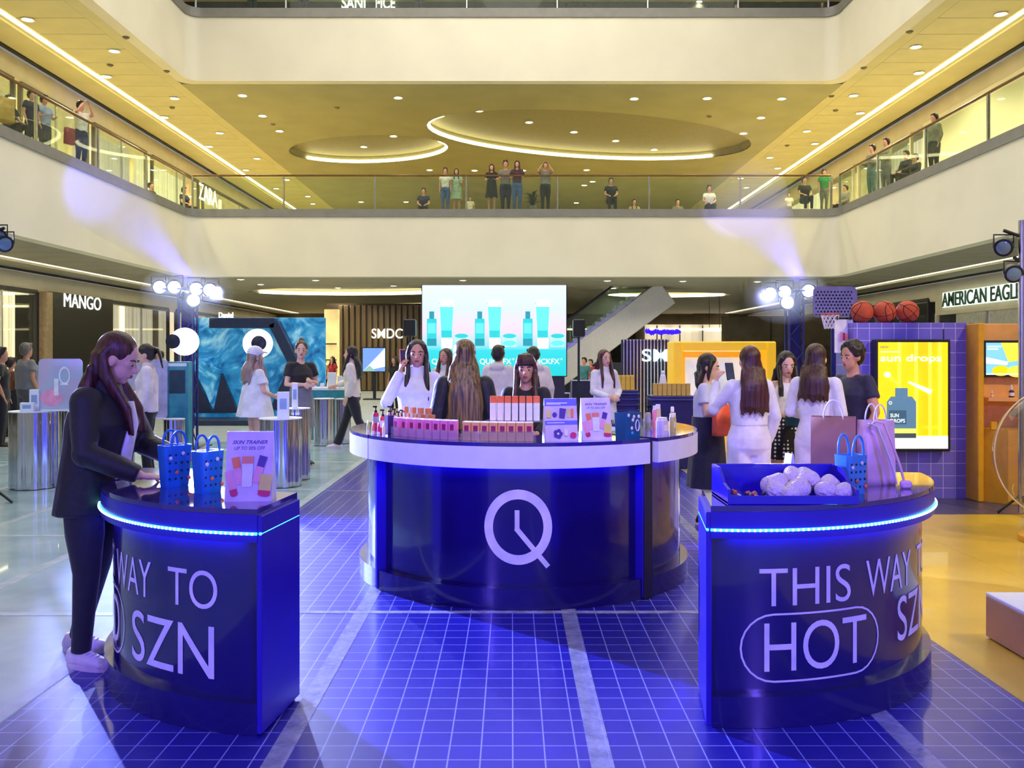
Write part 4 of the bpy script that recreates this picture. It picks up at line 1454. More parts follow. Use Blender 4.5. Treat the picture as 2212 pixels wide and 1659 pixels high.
M_tote = col('blue_rubber', 24, 112, 206, rough=0.35)
M_tote2 = col('sky_blue_rubber', 70, 150, 226, rough=0.35)
M_hole = col('tote_hole', 10, 34, 92, rough=0.7)
M_charm = col('pearl_charm', 236, 226, 240, rough=0.2)
M_charm2 = col('coral_charm', 240, 120, 90, rough=0.3)
M_kraft = col('kraft_paper', 172, 122, 112, rough=0.8)
M_pinkbag = col('pink_paper', 236, 190, 226, rough=0.6)
M_cord = col('white_cord', 236, 230, 244, rough=0.6)
M_card = col('lavender_card', 216, 196, 232, rough=0.5)
M_cardw = col('white_card', 236, 232, 244, rough=0.5)
M_purple = col('purple_print', 76, 50, 156)
M_orangep = col('orange_print', 242, 128, 74)
M_coral = col('coral_print', 246, 140, 120)
M_magenta = col('magenta_print', 206, 30, 104)
M_pinkp = col('pink_print', 240, 160, 196)
M_whitep = col('white_print', 238, 232, 240)
M_yellowp = col('yellow_print', 226, 208, 110)


def rrect(w, d, r, z, n=4, cx=0, cy=0):
    pts = []
    for sx, sy, a0 in ((1, 1, 0), (-1, 1, PI / 2), (-1, -1, PI), (1, -1, 3 * PI / 2)):
        for k in range(n + 1):
            a = a0 + PI / 2 * k / n
            pts.append(V((cx + sx * (w / 2 - r) + r * math.cos(a), cy + sy * (d / 2 - r) + r * math.sin(a), z)))
    return pts


def tote(label, loc, rz, w=0.13, d=0.075, h=0.19, m=None, hh=0.065, cat='bag', group=None, holes=True, charms=((0, .7), (1, .35), (2, .8), (0, .2))):
    t = thing('rubber_tote', label, cat, loc, rz, group)
    m = m or M_tote
    mb = MB()
    mb.loft([rrect(w * .8, d * .82, .012, 0.0), rrect(w * .84, d * .86, .014, .01), rrect(w * .92, d * .93, .014, h * .55), rrect(w, d, .014, h), rrect(w - .012, d - .012, .01, h), rrect(w - .02, d - .02, .008, h - .03)])
    mb.build('bag_body', m, t, 35)
    if holes:
        hb = MB()
        rnd = random.Random(label)
        for fy in (-1, 1):
            for i in range(4):
                for j in range(4):
                    x = (-.36 + .24 * i) * w * .9
                    z = h * (.2 + .19 * j)
                    y = fy * (d / 2 * (.86 + .14 * z / h) + .0006)
                    hb.add([(x + .006 * math.cos(a), y, z + .006 * math.sin(a)) for a in [2 * PI * q / 8 for q in range(8)]], [tuple(range(8))])
        ho = hb.build('vent_hole', M_hole, t, 0)
        ho['kind'] = 'stuff'
    for sy in (-1, 1):
        pts = []
        for k in range(13):
            a = PI * k / 12
            pts.append((w * .27 * math.cos(a), sy * (d / 2 - .004) + sy * .004 * math.sin(a), h - .02 + (hh + .02) * math.sin(a) ** .7 if 0 < k < 12 else h - .03))
        MB().tube(pts, .0055, 8).build('bag_handle', m, t, 60)
    for k, (side, f) in enumerate(charms):
        sg = -1 if side < 2 else 1
        x = (-.3 + .22 * k) * w
        MB().ball((x, -(d / 2 * (.86 + .14 * f) + .004), h * f), (.0095, .006, .0095), 9, 6).build('charm', M_charm if k % 2 == 0 else M_charm2, t, 60)
    for f, mm in ((.8, M_charm), (.2, M_charm2)):
        MB().ball((w / 2 * (.86 + .14 * f) + .004, 0, h * f), (.006, .01, .01), 9, 6).build('charm', mm, t, 60)
    return t


tote('bright blue rubber tote with round charms nearest the woman on the left counter', (-1.555, 4.16, Z_SIDE), D(48), .135, .085, .19)
tote('bright blue rubber tote standing next to the skin trainer card', (-1.335, 3.96, Z_SIDE), D(58), .125, .08, .185)
tote('sky blue rubber tote with charms behind the blue bin', (1.475, 3.93, Z_SIDE), D(28), .125, .085, .17, M_tote2, .085)

# folded promotion card on the left counter
def tube_print(pr, cx, cy, w, h, rot, capm, bodym, cap=.4):
    c, s_ = math.cos(rot), math.sin(rot)
    f = lambda x, y: (cx + x * c - y * s_, cy + x * s_ + y * c)
    pr.poly([f(-w * .42, -h / 2), f(w * .42, -h / 2), f(w / 2, h / 2), f(-w / 2, h / 2)], bodym)
    pr.poly([f(-w * .42 - (w * .08) * (1 - cap), h / 2 - h * cap), f(w * .42 + (w * .08) * (1 - cap), h / 2 - h * cap), f(w / 2, h / 2), f(-w / 2, h / 2)], capm)


def bottle_print(pr, cx, cy, w, h, rot, basem, bodym):
    c, s_ = math.cos(rot), math.sin(rot)
    f = lambda x, y: (cx + x * c - y * s_, cy + x * s_ + y * c)
    pr.poly([f(-w / 2, -h / 2), f(w / 2, -h / 2), f(w / 2, h * .5), f(-w / 2, h * .5)], bodym)
    pr.poly([f(-w / 2, -h / 2), f(-w * .25, -h * .57), f(w * .25, -h * .57), f(w / 2, -h / 2), f(w / 2, -h * .28), f(-w / 2, -h * .28)], basem)


def promo_card(label, loc, rz, w, h, dep, panel_m, side_m=None, kind='skin'):
    t = thing('promotion_card', label, 'card', loc, rz)
    MB().prism([(-dep * .35, 0), (dep * .65, 0), (dep * .18, h), (dep * .12, h)], -w / 2, w / 2, T=Matrix(((0, 0, 1, 0), (1, 0, 0, 0), (0, 1, 0, 0), (0, 0, 0, 1)))).build('card', side_m or M_cardw, t, 0)
    top = V((0, dep * .47, h)).normalized()
    T = face_frame((-w / 2, -dep * .35 - .0008, 0.0), (1, 0, 0), (0, dep * .47, h))
    pr = Print(T)
    pr.rect(0, 0, w, h, panel_m)
    if kind == 'skin':
        pr.text('SKIN', w * .12, h * .83, w * .76, h * .055, M_purple)
        pr.text('OFF', w * .17, h * .745, w * .66, h * .05, M_purple)
        bottle_print(pr, w * .13, h * .27, w * .16, h * .36, .28, M_magenta, M_pinkp)
        tube_print(pr, w * .26, h * .44, w * .17, h * .4, .2, M_orangep, M_pinkp)
        tube_print(pr, w * .47, h * .43, w * .25, h * .44, 0, M_coral, M_cardw, .24)
        tube_print(pr, w * .73, h * .46, w * .17, h * .4, -.28, M_purple, M_pinkp)
        bottle_print(pr, w * .86, h * .24, w * .26, h * .3, -.1, M_magenta, M_yellowp)
    elif kind == 'charms':
        vio = col('violet_print', 108, 110, 220)
        pr.rect(0, h * .83, w, h, vio)
        pr.rect(0, h * .38, w, h * .48, vio)
        pr.rect(w * .06, h * .885, w * .7, h * .91, M_cardw)
        pr.rect(w * .06, h * .86, w * .5, h * .875, M_cardw)
        pr.rect(w * .06, h * .42, w * .6, h * .44, M_cardw)
        tube_print(pr, w * .54, h * .65, w * .2, h * .24, -.15, M_purple, M_purple)
        pr.oval(w * .3, h * .62, w * .07, h * .06, M_purple)
        pr.rect(w * .68, h * .55, w * .76, h * .76, M_yellowp)
        pr.rect(w * .8, h * .55, w * .88, h * .76, M_orangep)
        pr.rect(w * .05, h * .55, w * .18, h * .74, M_yellowp)
        for k in range(5):
            a = 2 * PI * k / 5
            pr.oval(w * .38 + w * .08 * math.cos(a), h * .17 + w * .08 * math.sin(a), w * .065, w * .065, M_purple, 14)
        pr.oval(w * .38, h * .17, w * .035, w * .035, M_whitep, 14)
        pr.oval(w * .62, h * .2, w * .06, h * .09, M_charm, 14)
        pr.oval(w * .84, h * .13, w * .1, h * .07, M_magenta, 14)
    pr.build('printed_front', t)
    return t


promo_card('lavender skin trainer promotion card folded like a tent on the left counter', (-1.09, 3.755, Z_SIDE), D(4), .19, .285, .11, M_card)

# phone in the woman's hand
def phone(label, loc, rot, m=None):
    t = thing('phone', label, 'phone', loc)
    t.rotation_euler = rot
    MB().box((0, 0, 0), (.074, .15, .009), ch=.003).build('phone_body', m or M_black, t, 30)
    MB().box((0, 0, .0048), (.066, .138, .0008)).build('phone_screen', col('phone_glass', 60, 66, 96, rough=0.1), t, 0)
    return t


phone('black phone held over the left counter by the woman in black', (-1.605, 4.53, 1.0), (D(25), D(10), D(-80)))
phone('pink cased phone against the ear of the woman in white', (-.925, 7.645, 1.47), (D(86), D(0), D(58)), col('pink_case', 236, 120, 110))
phone('dark phone raised by the woman in the white jumpsuit', (at_px(1578, 7.45)[0], 7.47, 1.36), (D(75), 0, D(15)))

# blue bin with fleecy lumps and shoe charms on the right counter
bx0, bx1, by0, by1 = .87, 1.40, 3.64, 3.93
bt = thing('display_bin', 'glossy blue open display bin on the right counter', 'bin', (0, 0, 0))
M_bin = mat('bin_blue', (40, 24, 190), 0.2, var=0.02, coat=0.4)
MB().box(((bx0 + bx1) / 2, (by0 + by1) / 2, Z_SIDE + .006), (bx1 - bx0, by1 - by0, .012), ch=.002).build('bin_floor', M_bin, bt, 0)
MB().box(((bx0 + bx1) / 2, by1, Z_SIDE + .065), (bx1 - bx0, .012, .13), ch=.003).build('bin_back', M_bin, bt, 0)
MB().box(((bx0 + bx1) / 2, by0, Z_SIDE + .018), (bx1 - bx0, .012, .036), ch=.003).build('bin_front', M_bin, bt, 0)
prof = [(by0, Z_SIDE), (by1, Z_SIDE), (by1, Z_SIDE + .13), (by1 - .12, Z_SIDE + .13), (by0 + .08, Z_SIDE + .075), (by0, Z_SIDE + .06)]
for x in (bx0, bx1 - .012):
    MB().prism(prof, x, x + .012, T=Matrix(((0, 0, 1, 0), (1, 0, 0, 0), (0, 1, 0, 0), (0, 0, 0, 1)))).build('bin_side', M_bin, bt, 0)
M_fleece = cloth('pale_fleece', (230, 212, 236), bscale=60, bump=0.8)
FL = [(1.10, 3.78, .0, .055, .03), (1.18, 3.72, .0, .05, .8), (1.24, 3.8, .02, .055, 1.9), (1.29, 3.71, .0, .045, .2), (1.33, 3.79, .0, .05, 1.2), (1.20, 3.83, .03, .05, 2.2), (1.14, 3.69, -.01, .042, 1.0), (1.355, 3.7, -.005, .042, .5), (1.09, 3.72, .0, .04, 2.6)]
words = ('tall pale fleece ball at the left of the heap', 'pale fleece ball low in the front of the heap', 'pale fleece ball on the back ridge of the heap', 'small pale fleece ball near the front wall of the bin', 'pale fleece ball at the right of the heap',
         'pale fleece ball on top of the middle of the heap', 'small fleece ball half under the tall one', 'rightmost pale fleece ball in the bin', 'small fleece ball beside the shoe charms')
for (x, y, dz, r, a), lb in zip(FL, words):
    mb = MB()
    mb.ball((0, 0, 0), (r * 1.1, r * .9, r * .85), 12, 8)
    mb.ball((r * .35 * math.cos(a), r * .35 * math.sin(a), r * .3), r * .72, 10, 8)
    mb.ball((-r * .45 * math.cos(a), -r * .4 * math.sin(a), r * .05), r * .7, 10, 8)
    o = blob('fleece_ball', mb, M_fleece, None, .008, 4)
    o.location = (x, y, Z_SIDE + .012 + r * .8 + dz)
    tag(o, lb + ' in the blue bin' if 'bin' not in lb else lb, 'plush ball', 'fleece balls in the blue bin')
rnd = random.Random(3)
chm = [MB().ball((0, 0, 0), (.011, .008, .007), 8, 5).ball((.008, 0, .005), .0055, 6, 4).mesh('shoe_charm_piece', m, 60) for m in (M_charm, M_charm2, M_yellowp, M_hole)]
for k in range(18):
    o = obj('shoe_charm', chm[k % 4], None, (.90 + rnd.uniform(0, .17), 3.66 + rnd.uniform(0, .14), Z_SIDE + .021 + .008 * (k % 2)), (0, 0, rnd.uniform(0, 6)))
    tag(o, 'tiny shoe charm scattered in the left end of the blue bin', 'charm', 'shoe charms in the blue bin')


def paper_bag(label, loc, rz, w, d, h, m, handle_m, hh=.09):
    t = thing('paper_bag', label, 'bag', loc, rz)
    mb = MB()
    mb.loft([[V((x * w / 2, y * d / 2 * (1 if z < h * .3 else 1 - .25 * (z - h * .3) / (h * .7)) * (1 if abs(x) > .5 else .72 if z > h * .2 else 1), z)) for x, y in ((-1, -1), (1, -1), (1, 0), (1, 1), (-1, 1), (-1, 0))] for z in (0, h * .12, h * .5, h)], cap=False)
    mb.add([(-w / 2, -d / 2, .001), (w / 2, -d / 2, .001), (w / 2, d / 2, .001), (-w / 2, d / 2, .001)], [(0, 1, 2, 3)])
    o = mb.build('bag_body', m, t, 20)
    so = o.modifiers.new('paper', 'SOLIDIFY')
    so.thickness = .002
    for sy in (-1, 1):
        y = sy * d / 2 * .72
        MB().tube([(w * .22 * math.cos(PI * k / 12), y, h - .012 + hh * math.sin(PI * k / 12)) for k in range(13)], .0035, 6).build('bag_handle', handle_m, t, 60)
    return t


paper_bag('brown paper shopping bag standing behind the blue bin', (1.53, 4.3, Z_SIDE), D(-20), .2, .13, .31, M_kraft, M_cord)
paper_bag('pink paper shopping bag with white handles on the right counter', (1.70, 4.22, Z_SIDE), D(14), .15, .09, .30, M_pinkbag, M_cord, .085)
# clear pink strap purse leaning on the pink bag
t = thing('strap_purse', 'translucent pink purse strap slung down the front of the pink bag', 'bag', (1.70, 4.155, Z_SIDE))
pts = [(-.06, .0, .27), (-.035, -.02, .30), (0, -.03, .29), (.03, -.045, .2), (.06, -.06, .1), (.075, -.07, .03)]
MB().tube(pts, [.01, .013, .014, .015, .016, .012], 8, flat=.4).build('strap', M_pinkbag, t, 60)
MB().tube([(p[0] - .035, p[1] - .006, p[2] - .01) for p in pts[1:]], [.01, .011, .012, .013, .01], 8, flat=.4).build('strap', M_cord, t, 60)
MB().box((.08, -.075, .018), (.05, .03, .036), ch=.008).build('buckle', M_pinkbag, t, 40)
tt = thing('tent_card', 'small blank white tent card behind the blue bin', 'card', (1.235, 4.02, Z_SIDE), D(20))
MB().prism([(-.03, 0), (.03, 0), (.004, .165), (-.004, .165)], -.025, .025, T=Matrix(((1, 0, 0, 0), (0, 0, 1, 0), (0, 1, 0, 0), (0, 0, 0, 1)))).build('card', M_cardw, tt, 0)

# bags carried by the shoppers
paper_bag('orange tote carried by the woman in the navy skirt', (at_px(1560, 7.75)[0], 7.78, .80), D(20), .14, .08, .27, col('orange_tote', 240, 96, 70), col('orange_strap', 232, 84, 60), .12)
tote('dark green pouch held by the woman with straight hair', (at_px(1716, 7.6)[0], 7.62, .90), D(-12), .15, .05, .16, col('dark_green', 16, 80, 84), .04, holes=False, charms=())

# ------------------------------------------------------------------ goods on the round counter
def ring_at(px, r):
    lo, hi = -1.5, 1.5
    for _ in range(40):
        a = (lo + hi) / 2
        p = arc_pt(CC, r, a, 0)
        if CXP + FPX * p.x / p.y < px:
            lo = a
        else:
            hi = a
    return a, arc_pt(CC, r, a, Z_MID)


M_cpink = col('pink_carton', 244, 128, 200)
M_cpinkside = col('peach_carton_side', 236, 196, 172)
M_corange = col('orange_carton', 246, 172, 110)
M_clabel = col('magenta_label', 168, 24, 96)
M_clear = glass_mat('clear_acrylic', (240, 240, 248), 0.10)
M_tubew = col('white_tube', 232, 226, 222)
M_capor = col('orange_cap', 246, 112, 52)
M_pumpk = col('black_pump', 22, 22, 26)
M_serum = [col('pink_serum', 244, 90, 120), col('rose_serum', 250, 150, 180), col('red_serum', 232, 60, 80), col('clear_serum', 230, 222, 214), col('amber_serum', 214, 168, 110)]


def carton_set(px0, px1, n, r, w, d, h, m, lm, label, group, z=0.0, rows=1):
    me = MB().box((0, 0, h / 2), (w, d, h), ch=.0015).mesh('carton_body', m, 0)
    lb = MB().box((0, -d / 2 - .0006, h * .66), (w * .55, .0012, h * .34)).mesh('carton_label', lm, 0)
    fl = MB().box((0, 0, h + .001), (w * .96, d * .96, .002)).mesh('carton_flap', M_cardw, 0)
    k_ = 0
    for row in range(rows):
        for k in range(n):
            px = px0 + (px1 - px0) * (k + .5) / n
            a, p = ring_at(px, r - row * (d + .006))
            t = thing('carton', '%s of the %s' % (NTH[k], label[row]), 'carton', (p.x, p.y, Z_MID + z), a, group)
            obj('carton_body', me, t)
            obj('label', lb, t)
            obj('flap', fl, t)
            k_ += 1


carton_set(852, 988, 8, 1.09, .046, .045, .112, M_cpink, M_clabel, ('pink cartons from the left in the front row on the round counter', 'pink cartons from the left in the back row on the round counter'), 'pink cartons on the round counter', rows=2)
carton_set(1001, 1152, 8, 1.10, .05, .045, .108, M_corange, M_clabel, ('orange cartons from the left in the front row on the round counter', 'orange cartons from the left in the back row on the round counter'), 'orange cartons on the round counter', rows=2)
dk = MB().box((0, 0, .06), (.05, .045, .12), ch=.002)
a, p = ring_at(841, 1.06)
o = dk.build('carton', col('indigo_carton', 48, 34, 96), None, 0, p)
o.rotation_euler = (0, 0, a)
tag(o, 'dark indigo carton at the left end of the pink cartons', 'carton')
# clear acrylic trays around the cartons
for px0, px1, lb in ((848, 992, 'clear acrylic tray around the pink cartons'), (997, 1157, 'clear acrylic tray around the orange cartons')):
    a0, _ = ring_at(px0, 1.12)
    a1, _ = ring_at(px1, 1.12)
    t = thing('acrylic_tray', lb, 'tray')
    MB().arc((CC[0], CC[1], 0), 1.128, 1.132, Z_MID, Z_MID + .06, a0, a1, 12).build('tray_front', M_clear, t, 30)
    MB().arc((CC[0], CC[1], 0), .99, 1.132, Z_MID + .0002, Z_MID + .0012, a0, a1, 12).build('tray_floor', M_clear, t, 30)
# raised shelf with orange capped tubes
a0, _ = ring_at(1056, .9)
a1, _ = ring_at(1166, .9)
t = thing('acrylic_riser', 'clear acrylic riser behind the orange cartons', 'stand')
MB().arc((CC[0], CC[1], 0), .82, .96, Z_MID + .10, Z_MID + .106, a0 - .03, a1 + .05, 12).build('shelf', M_clear, t, 30)
for aa in (a0 - .02, a1 + .04):
    p = arc_pt(CC, .89, aa, Z_MID + .05)
    MB().box(p, (.006, .13, .1), rz=aa).build('riser_leg', M_clear, t, 0)


def tube_mesh(w, h, cap_h, bm, cm_):
    b_ = MB().loft([rrect(w, w * .8, w * .3, cap_h), rrect(w * .98, w * .7, w * .3, cap_h + (h - cap_h) * .5), rrect(w * 1.1, w * .12, w * .05, h)]).mesh('tube_body', bm, 40)
    c_ = MB().loft([rrect(w * .86, w * .72, w * .3, 0), rrect(w * .88, w * .74, w * .3, cap_h)]).mesh('tube_cap', cm_, 40)
    return b_, c_


def tall_carton(w, h, bm, cm_):
    b_ = MB().box((0, 0, h * .36), (w, w, h * .72), ch=.0015).mesh('carton_body', bm, 0)
    c_ = MB().box((0, 0, h * .86), (w, w, h * .28), ch=.0015).mesh('carton_top', cm_, 0)
    return b_, c_


ts = tall_carton(.036, .15, M_tubew, M_capor)
for k in range(7):
    a, p = ring_at(1066 + k * 15.5, .885)
    t = thing('tall_carton', '%s tall white carton with orange top from the left on the clear riser' % NTH[k], 'carton', (p.x, p.y, Z_MID + .106), a, 'orange topped cartons on the riser')
    obj('carton_body', ts[0], t)
    obj('carton_top', ts[1], t)
ts2 = tall_carton(.03, .13, col('tan_carton', 206, 178, 142), col('copper_top', 216, 130, 78))
for k in range(9):
    a, p = ring_at(868 + k * 8.2, .93)
    t = thing('tall_carton', '%s slim tan carton with copper top from the left behind the pink cartons' % NTH[k], 'carton', (p.x, p.y, Z_MID + (.04 if k % 2 else .0)), a, 'tan cartons behind the pink ones')
    obj('carton_body', ts2[0], t)
    obj('carton_top', ts2[1], t)
MB_r = MB()
a0, _ = ring_at(866, .93)
a1, _ = ring_at(938, .93)


def pump_bottle(name_label, p, rz, bm, group, h=.12, r=.02):
    t = thing('pump_bottle', name_label, 'bottle', p, rz, group)
    key = 'pump' + bm.name
    if key not in MATS:
        MATS[key] = (MB().lathe([(r * .95, 0), (r, .004), (r, h * .62), (r * .8, h * .68), (r * .42, h * .7)], n=14).mesh('bottle_body', bm, 40),
                     MB().lathe([(r * .45, h * .7), (r * .45, h * .78), (r * .2, h * .79), (r * .2, h * .94)], n=10).box((0, -.006, h * .96), (.012, .03, .01), ch=.002).mesh('bottle_pump', M_pumpk, 40),
                     MB().lathe([(r * 1.01, h * .2), (r * 1.01, h * .5)], n=14, cap=False).mesh('bottle_label', M_cardw, 40))
    bo = obj('bottle_body', MATS[key][0], t)
    obj('pump', MATS[key][1], t)
    obj('label', MATS[key][2], t)
    return t


names = ('pink', 'rose', 'red', 'pale', 'amber')
for k in range(10):
    a, p = ring_at(793 + (k % 5) * 17 + (k // 5) * 8, 1.04 - .1 * (k // 5))
    pump_bottle('%s pump bottle in the %s row at the left end of the round counter' % (names[(k + k // 5) % 5], ('front', 'back')[k // 5]), p, a, M_serum[(k + k // 5) % 5], 'pump bottles at the left end of the round counter', .15 if k < 5 else .17, .021)
for k, (px, nm, cc) in enumerate(((795, 'lime', (190, 220, 90)), (806, 'coral', (240, 120, 96)), (818, 'magenta', (216, 40, 110)), (829, 'cream', (238, 222, 170)))):
    a, p = ring_at(px, 1.13)
    mm = tube_mesh(.022, .075, .016, col(nm + '_tube', *cc), M_cardw)
    t = thing('small_tube', 'small %s tube standing on the rim of the round counter' % nm, 'tube', p, a)
    obj('tube_body', mm[0], t)
    obj('tube_cap', mm[1], t)
a, p = ring_at(1211, 1.08)
promo_card('violet card with pictured charms on the round counter', p, a + D(2), .20, .25, .08, M_card, col('clear_side', 226, 226, 240), 'charms')
a, p = ring_at(1287, 1.08)
promo_card('pale lavender skin trainer card on the round counter', p, a - D(8), .185, .25, .08, col('pale_lilac_card', 222, 206, 250), col('clear_side', 226, 226, 240), 'skin')
a, p = ring_at(1356, 1.07)
t = thing('teal_tote', 'dark teal box tote with white charms on the round counter', 'bag', p, a + D(6))
MB().loft([rrect(.135, .09, .01, 0), rrect(.14, .095, .01, .08), rrect(.148, .1, .01, .155), rrect(.138, .09, .008, .155), rrect(.13, .085, .006, .13)]).build('bag_body', col('teal_rubber', 14, 84, 138, rough=0.3), t, 35)
MB().tube([(.03 + .017 * math.cos(2 * PI * k / 16), -.052, .075 + .034 * math.sin(2 * PI * k / 16)) for k in range(17)], .004, 6).build('charm_loop', M_charm, t, 60)
for x, z in ((-.01, .11), (-.02, .06), (.045, .13), (-.05, .14), (.0, .13), (-.015, .03)):
    MB().ball((x, -.05, z), (.011, .006, .012), 8, 6).build('charm', M_charm if z > .05 else M_tote2, t, 60)
for px, r, hgt, w, cc, nm in ((1430, 1.1, .11, .075, (206, 190, 236), 'lavender tub'), (1452, 1.08, .12, .045, (196, 176, 120), 'olive carton'), (1464, 1.06, .1, .04, (190, 196, 100), 'lime carton'), (1447, .95, .16, .05, (214, 190, 130), 'tall sand carton'), (1425, .93, .15, .05, (240, 130, 150), 'tall rose carton')):
    a, p = ring_at(px, r)
    t = thing('product_box', nm + ' on the right quarter of the round counter', 'product', p, a)
    MB().loft([rrect(w, w * .7, .008, 0), rrect(w, w * .7, .008, hgt * .8), rrect(w * .98, w * .68, .008, hgt * .82)]).build('product_body', col(nm.replace(' ', '_'), *cc), t, 35)
    MB().loft([rrect(w * .9, w * .6, .008, hgt * .82), rrect(w * .9, w * .6, .008, hgt)]).build('lid', M_cardw, t, 35)
    MB().box((0, -w * .35 - .0006, hgt * .4), (w * .6, .0012, hgt * .35)).build('label', M_cardw, t, 0)
a, p = ring_at(1480, 1.05)
t = thing('spray_bottle', 'slim mustard yellow bottle at the right end of the round counter', 'bottle', p, a)
MB().lathe([(.016, 0), (.017, .004), (.017, .1), (.008, .108)], n=14).build('bottle_body', col('mustard', 196, 150, 40), t, 40)
MB().lathe([(.012, .108), (.012, .14), (.008, .145)], n=12).build('bottle_cap', M_cardw, t, 40)
for k in range(3):
    a, p = ring_at(1416 + 9 * k, .88)
    pump_bottle('%s white pump bottle from the left of the trio behind the lavender tub' % NTH[k], p, a, M_serum[3], 'white pump bottles behind the lavender tub', .19, .018)
# ------------------------------------------------------------------ the ice blue area on the left
M_mirror = mat('mirror_foil', (206, 208, 224), 0.10, metal=1.0, var=0.04, scale=2, stretch=(6, 6, 0.3))
M_whitebox = col('white_box', 232, 236, 246, var=0.01)


def pedestal(label, px, Yc, r, h, lobes=9, tube_r=None):
    x, y = at_px(px, Yc)
    t = thing('mirror_pedestal', label, 'pedestal', (x, y, 0))
    n = lobes * 8
    rings = []
    for z in (0.012, h - .012):
        rings.append([V(((r * (.9 + .1 * abs(math.sin(lobes * PI * k / n))) * math.cos(2 * PI * k / n)), r * (.9 + .1 * abs(math.sin(lobes * PI * k / n))) * math.sin(2 * PI * k / n), z)) for k in range(n)])
    MB().loft(rings).build('fluted_column', M_mirror, t, 60)
    MB().lathe([(r, h - .012), (r * 1.01, h - .006), (r, h)], n=32).build('pedestal_top', M_whitebox, t, 40)
    MB().lathe([(r * .97, 0.004), (r * .97, .014)], n=32).build('pedestal_foot', M_black, t, 40)
    return t


pedestal('fluted mirror pedestal at the left edge under the acrylic display', 72, 10.15, .25, .87)
pedestal('fluted mirror pedestal behind the woman in the black jacket', 178, 10.6, .25, .86)
pedestal('fluted mirror pedestal behind the skin trainer card', 606, 10.3, .24, .78)
pedestal('narrow fluted mirror pedestal right behind the card pedestal', 641, 10.85, .16, .86)
pedestal('fluted mirror pedestal beside the stepping woman', 700, 14.9, .17, .78)
pedestal('dark reflecting mirror pedestal nearest the stepping woman', 741, 15.2, .13, .76)
pedestal('small mirror pedestal behind the blue totes', 376, 11.3, .13, .70)
pedestal('mirror pedestal in front of the puffer jacket woman', 258, 10.35, .16, .70)
M_acryl = mat('ice_blue_panel', (178, 208, 236), 0.15, alpha=0.72, var=0.15, scale=4, rgb2=(214, 190, 222))


def panel_display(label, px0, px1, y0, y1, Y, m, pic=None, foot=True):
    p0, p1 = P(px0, y1, Y), P(px1, y0, Y)
    w, h = p1.x - p0.x, p1.z - p0.z
    t = thing('acrylic_display', label, 'display', (p0.x + w / 2, Y, p0.z))
    MB().prism([(q.x, q.y) for q in rrect(w, h, .05, 0, 5, 0, h / 2)], -.01, .01, T=Matrix(((1, 0, 0, 0), (0, 0, 1, 0), (0, 1, 0, 0), (0, 0, 0, 1)))).build('panel', m, t, 30)
    if pic:
        pr = Print(face_frame((-w / 2, -.0105, 0), (1, 0, 0), (0, 0, 1)))
        pic(pr, w, h)
        pr.build('printed_picture', t)
    MB().box((0, 0, .008), (w * .9, .09, .016), ch=.004).build('panel_foot', M_whitebox, t, 0)
    return t


def pic_bottles(pr, w, h):
    pr.oval(w * .3, h * .25, w * .26, h * .16, M_pinkp)
    pr.rect(w * .36, h * .3, w * .46, h * .62, M_whitep)
    pr.ring(w * .6, h * .68, w * .1, w * .13, M_cardw, sy=1.6)
    pr.rect(w * .5, h * .5, w * .68, h * .53, M_cardw)


panel_display('pale acrylic display panel standing on the left mirror pedestal', 84, 178, 775, 888, 10.1, M_acryl, pic_bottles)
panel_display('lavender acrylic panel behind the puffer jacket woman', 276, 362, 776, 905, 11.6, mat('lavender_panel', (190, 186, 232), 0.2, alpha=0.8))
for px, Y, zz, w, h, lb in ((60, 9.98, .87, .14, .1, 'low white carton at the left end of the mirror pedestal'), (76, 10.1, .87, .1, .24, 'upright white carton beside the acrylic display'),
                            (612, 10.2, .78, .13, .3, 'white product display box on the mirror pedestal'), (637, 10.8, .86, .07, .3, 'tall white display card behind the product box')):
    t = thing('white_carton', lb, 'carton', (at_px(px, Y)[0], Y, zz), D(12))
    MB().box((0, 0, h / 2), (w, .08, h), ch=.003).build('carton_body', M_whitebox, t, 0)
    MB().box((0, -.041, h * .55), (w * .6, .002, h * .4)).build('carton_picture', col('ice_print', 150, 176, 214), t, 0)
# teal totem
tp = P(388, 872, 11.7)
t = thing('teal_totem', 'teal totem with a dark picture beside the puffer jacket woman', 'display', (tp.x, 11.7, 0))
zt = P(388, 781, 11.7).z
MB().box((0, 0, zt / 2), (.28, .16, zt), ch=.008).build('totem_body', col('teal_lacquer', 60, 150, 170, rough=0.25), t, 0)
MB().box((0, -.083, zt - .26), (.2, .008, .3)).build('totem_screen', col('totem_picture', 30, 62, 88, rough=0.2), t, 0)
MB().box((0, -.083, zt - .04), (.24, .006, .04)).build('totem_header', M_whitebox, t, 0)
# white table with small goods near the aisle
t = thing('display_table', 'white topped teal fronted table behind the skirt woman', 'table', (at_px(712, 16.0)[0], 16.0, 0))
MB().box((0, 0, .9), (.72, .4, .05), ch=.01).build('table_top', M_whitebox, t, 0)
MB().box((0, -.12, .44), (.66, .04, .87), ch=.004).build('front_panel', MATS['teal_lacquer'], t, 0)
for sx in (-1, 1):
    MB().box((sx * .32, .1, .44), (.04, .2, .87)).build('table_leg', M_whitebox, t, 0)
for k, (dx, w, h) in enumerate(((-.26, .07, .1), (-.12, .06, .07), (.05, .14, .26), (.2, .09, .2), (.3, .05, .12))):
    o = MB().box((0, 0, h / 2), (w, .07, h), ch=.004).build('white_carton', M_whitebox, None, 0, (at_px(712, 16.0)[0] + dx, 15.95, .925))
    tag(o, ('small white jar box', 'low white box', 'largest white box', 'upright white box', 'slim white box')[k] + ' on the teal fronted table', 'carton', 'white boxes on the teal fronted table')


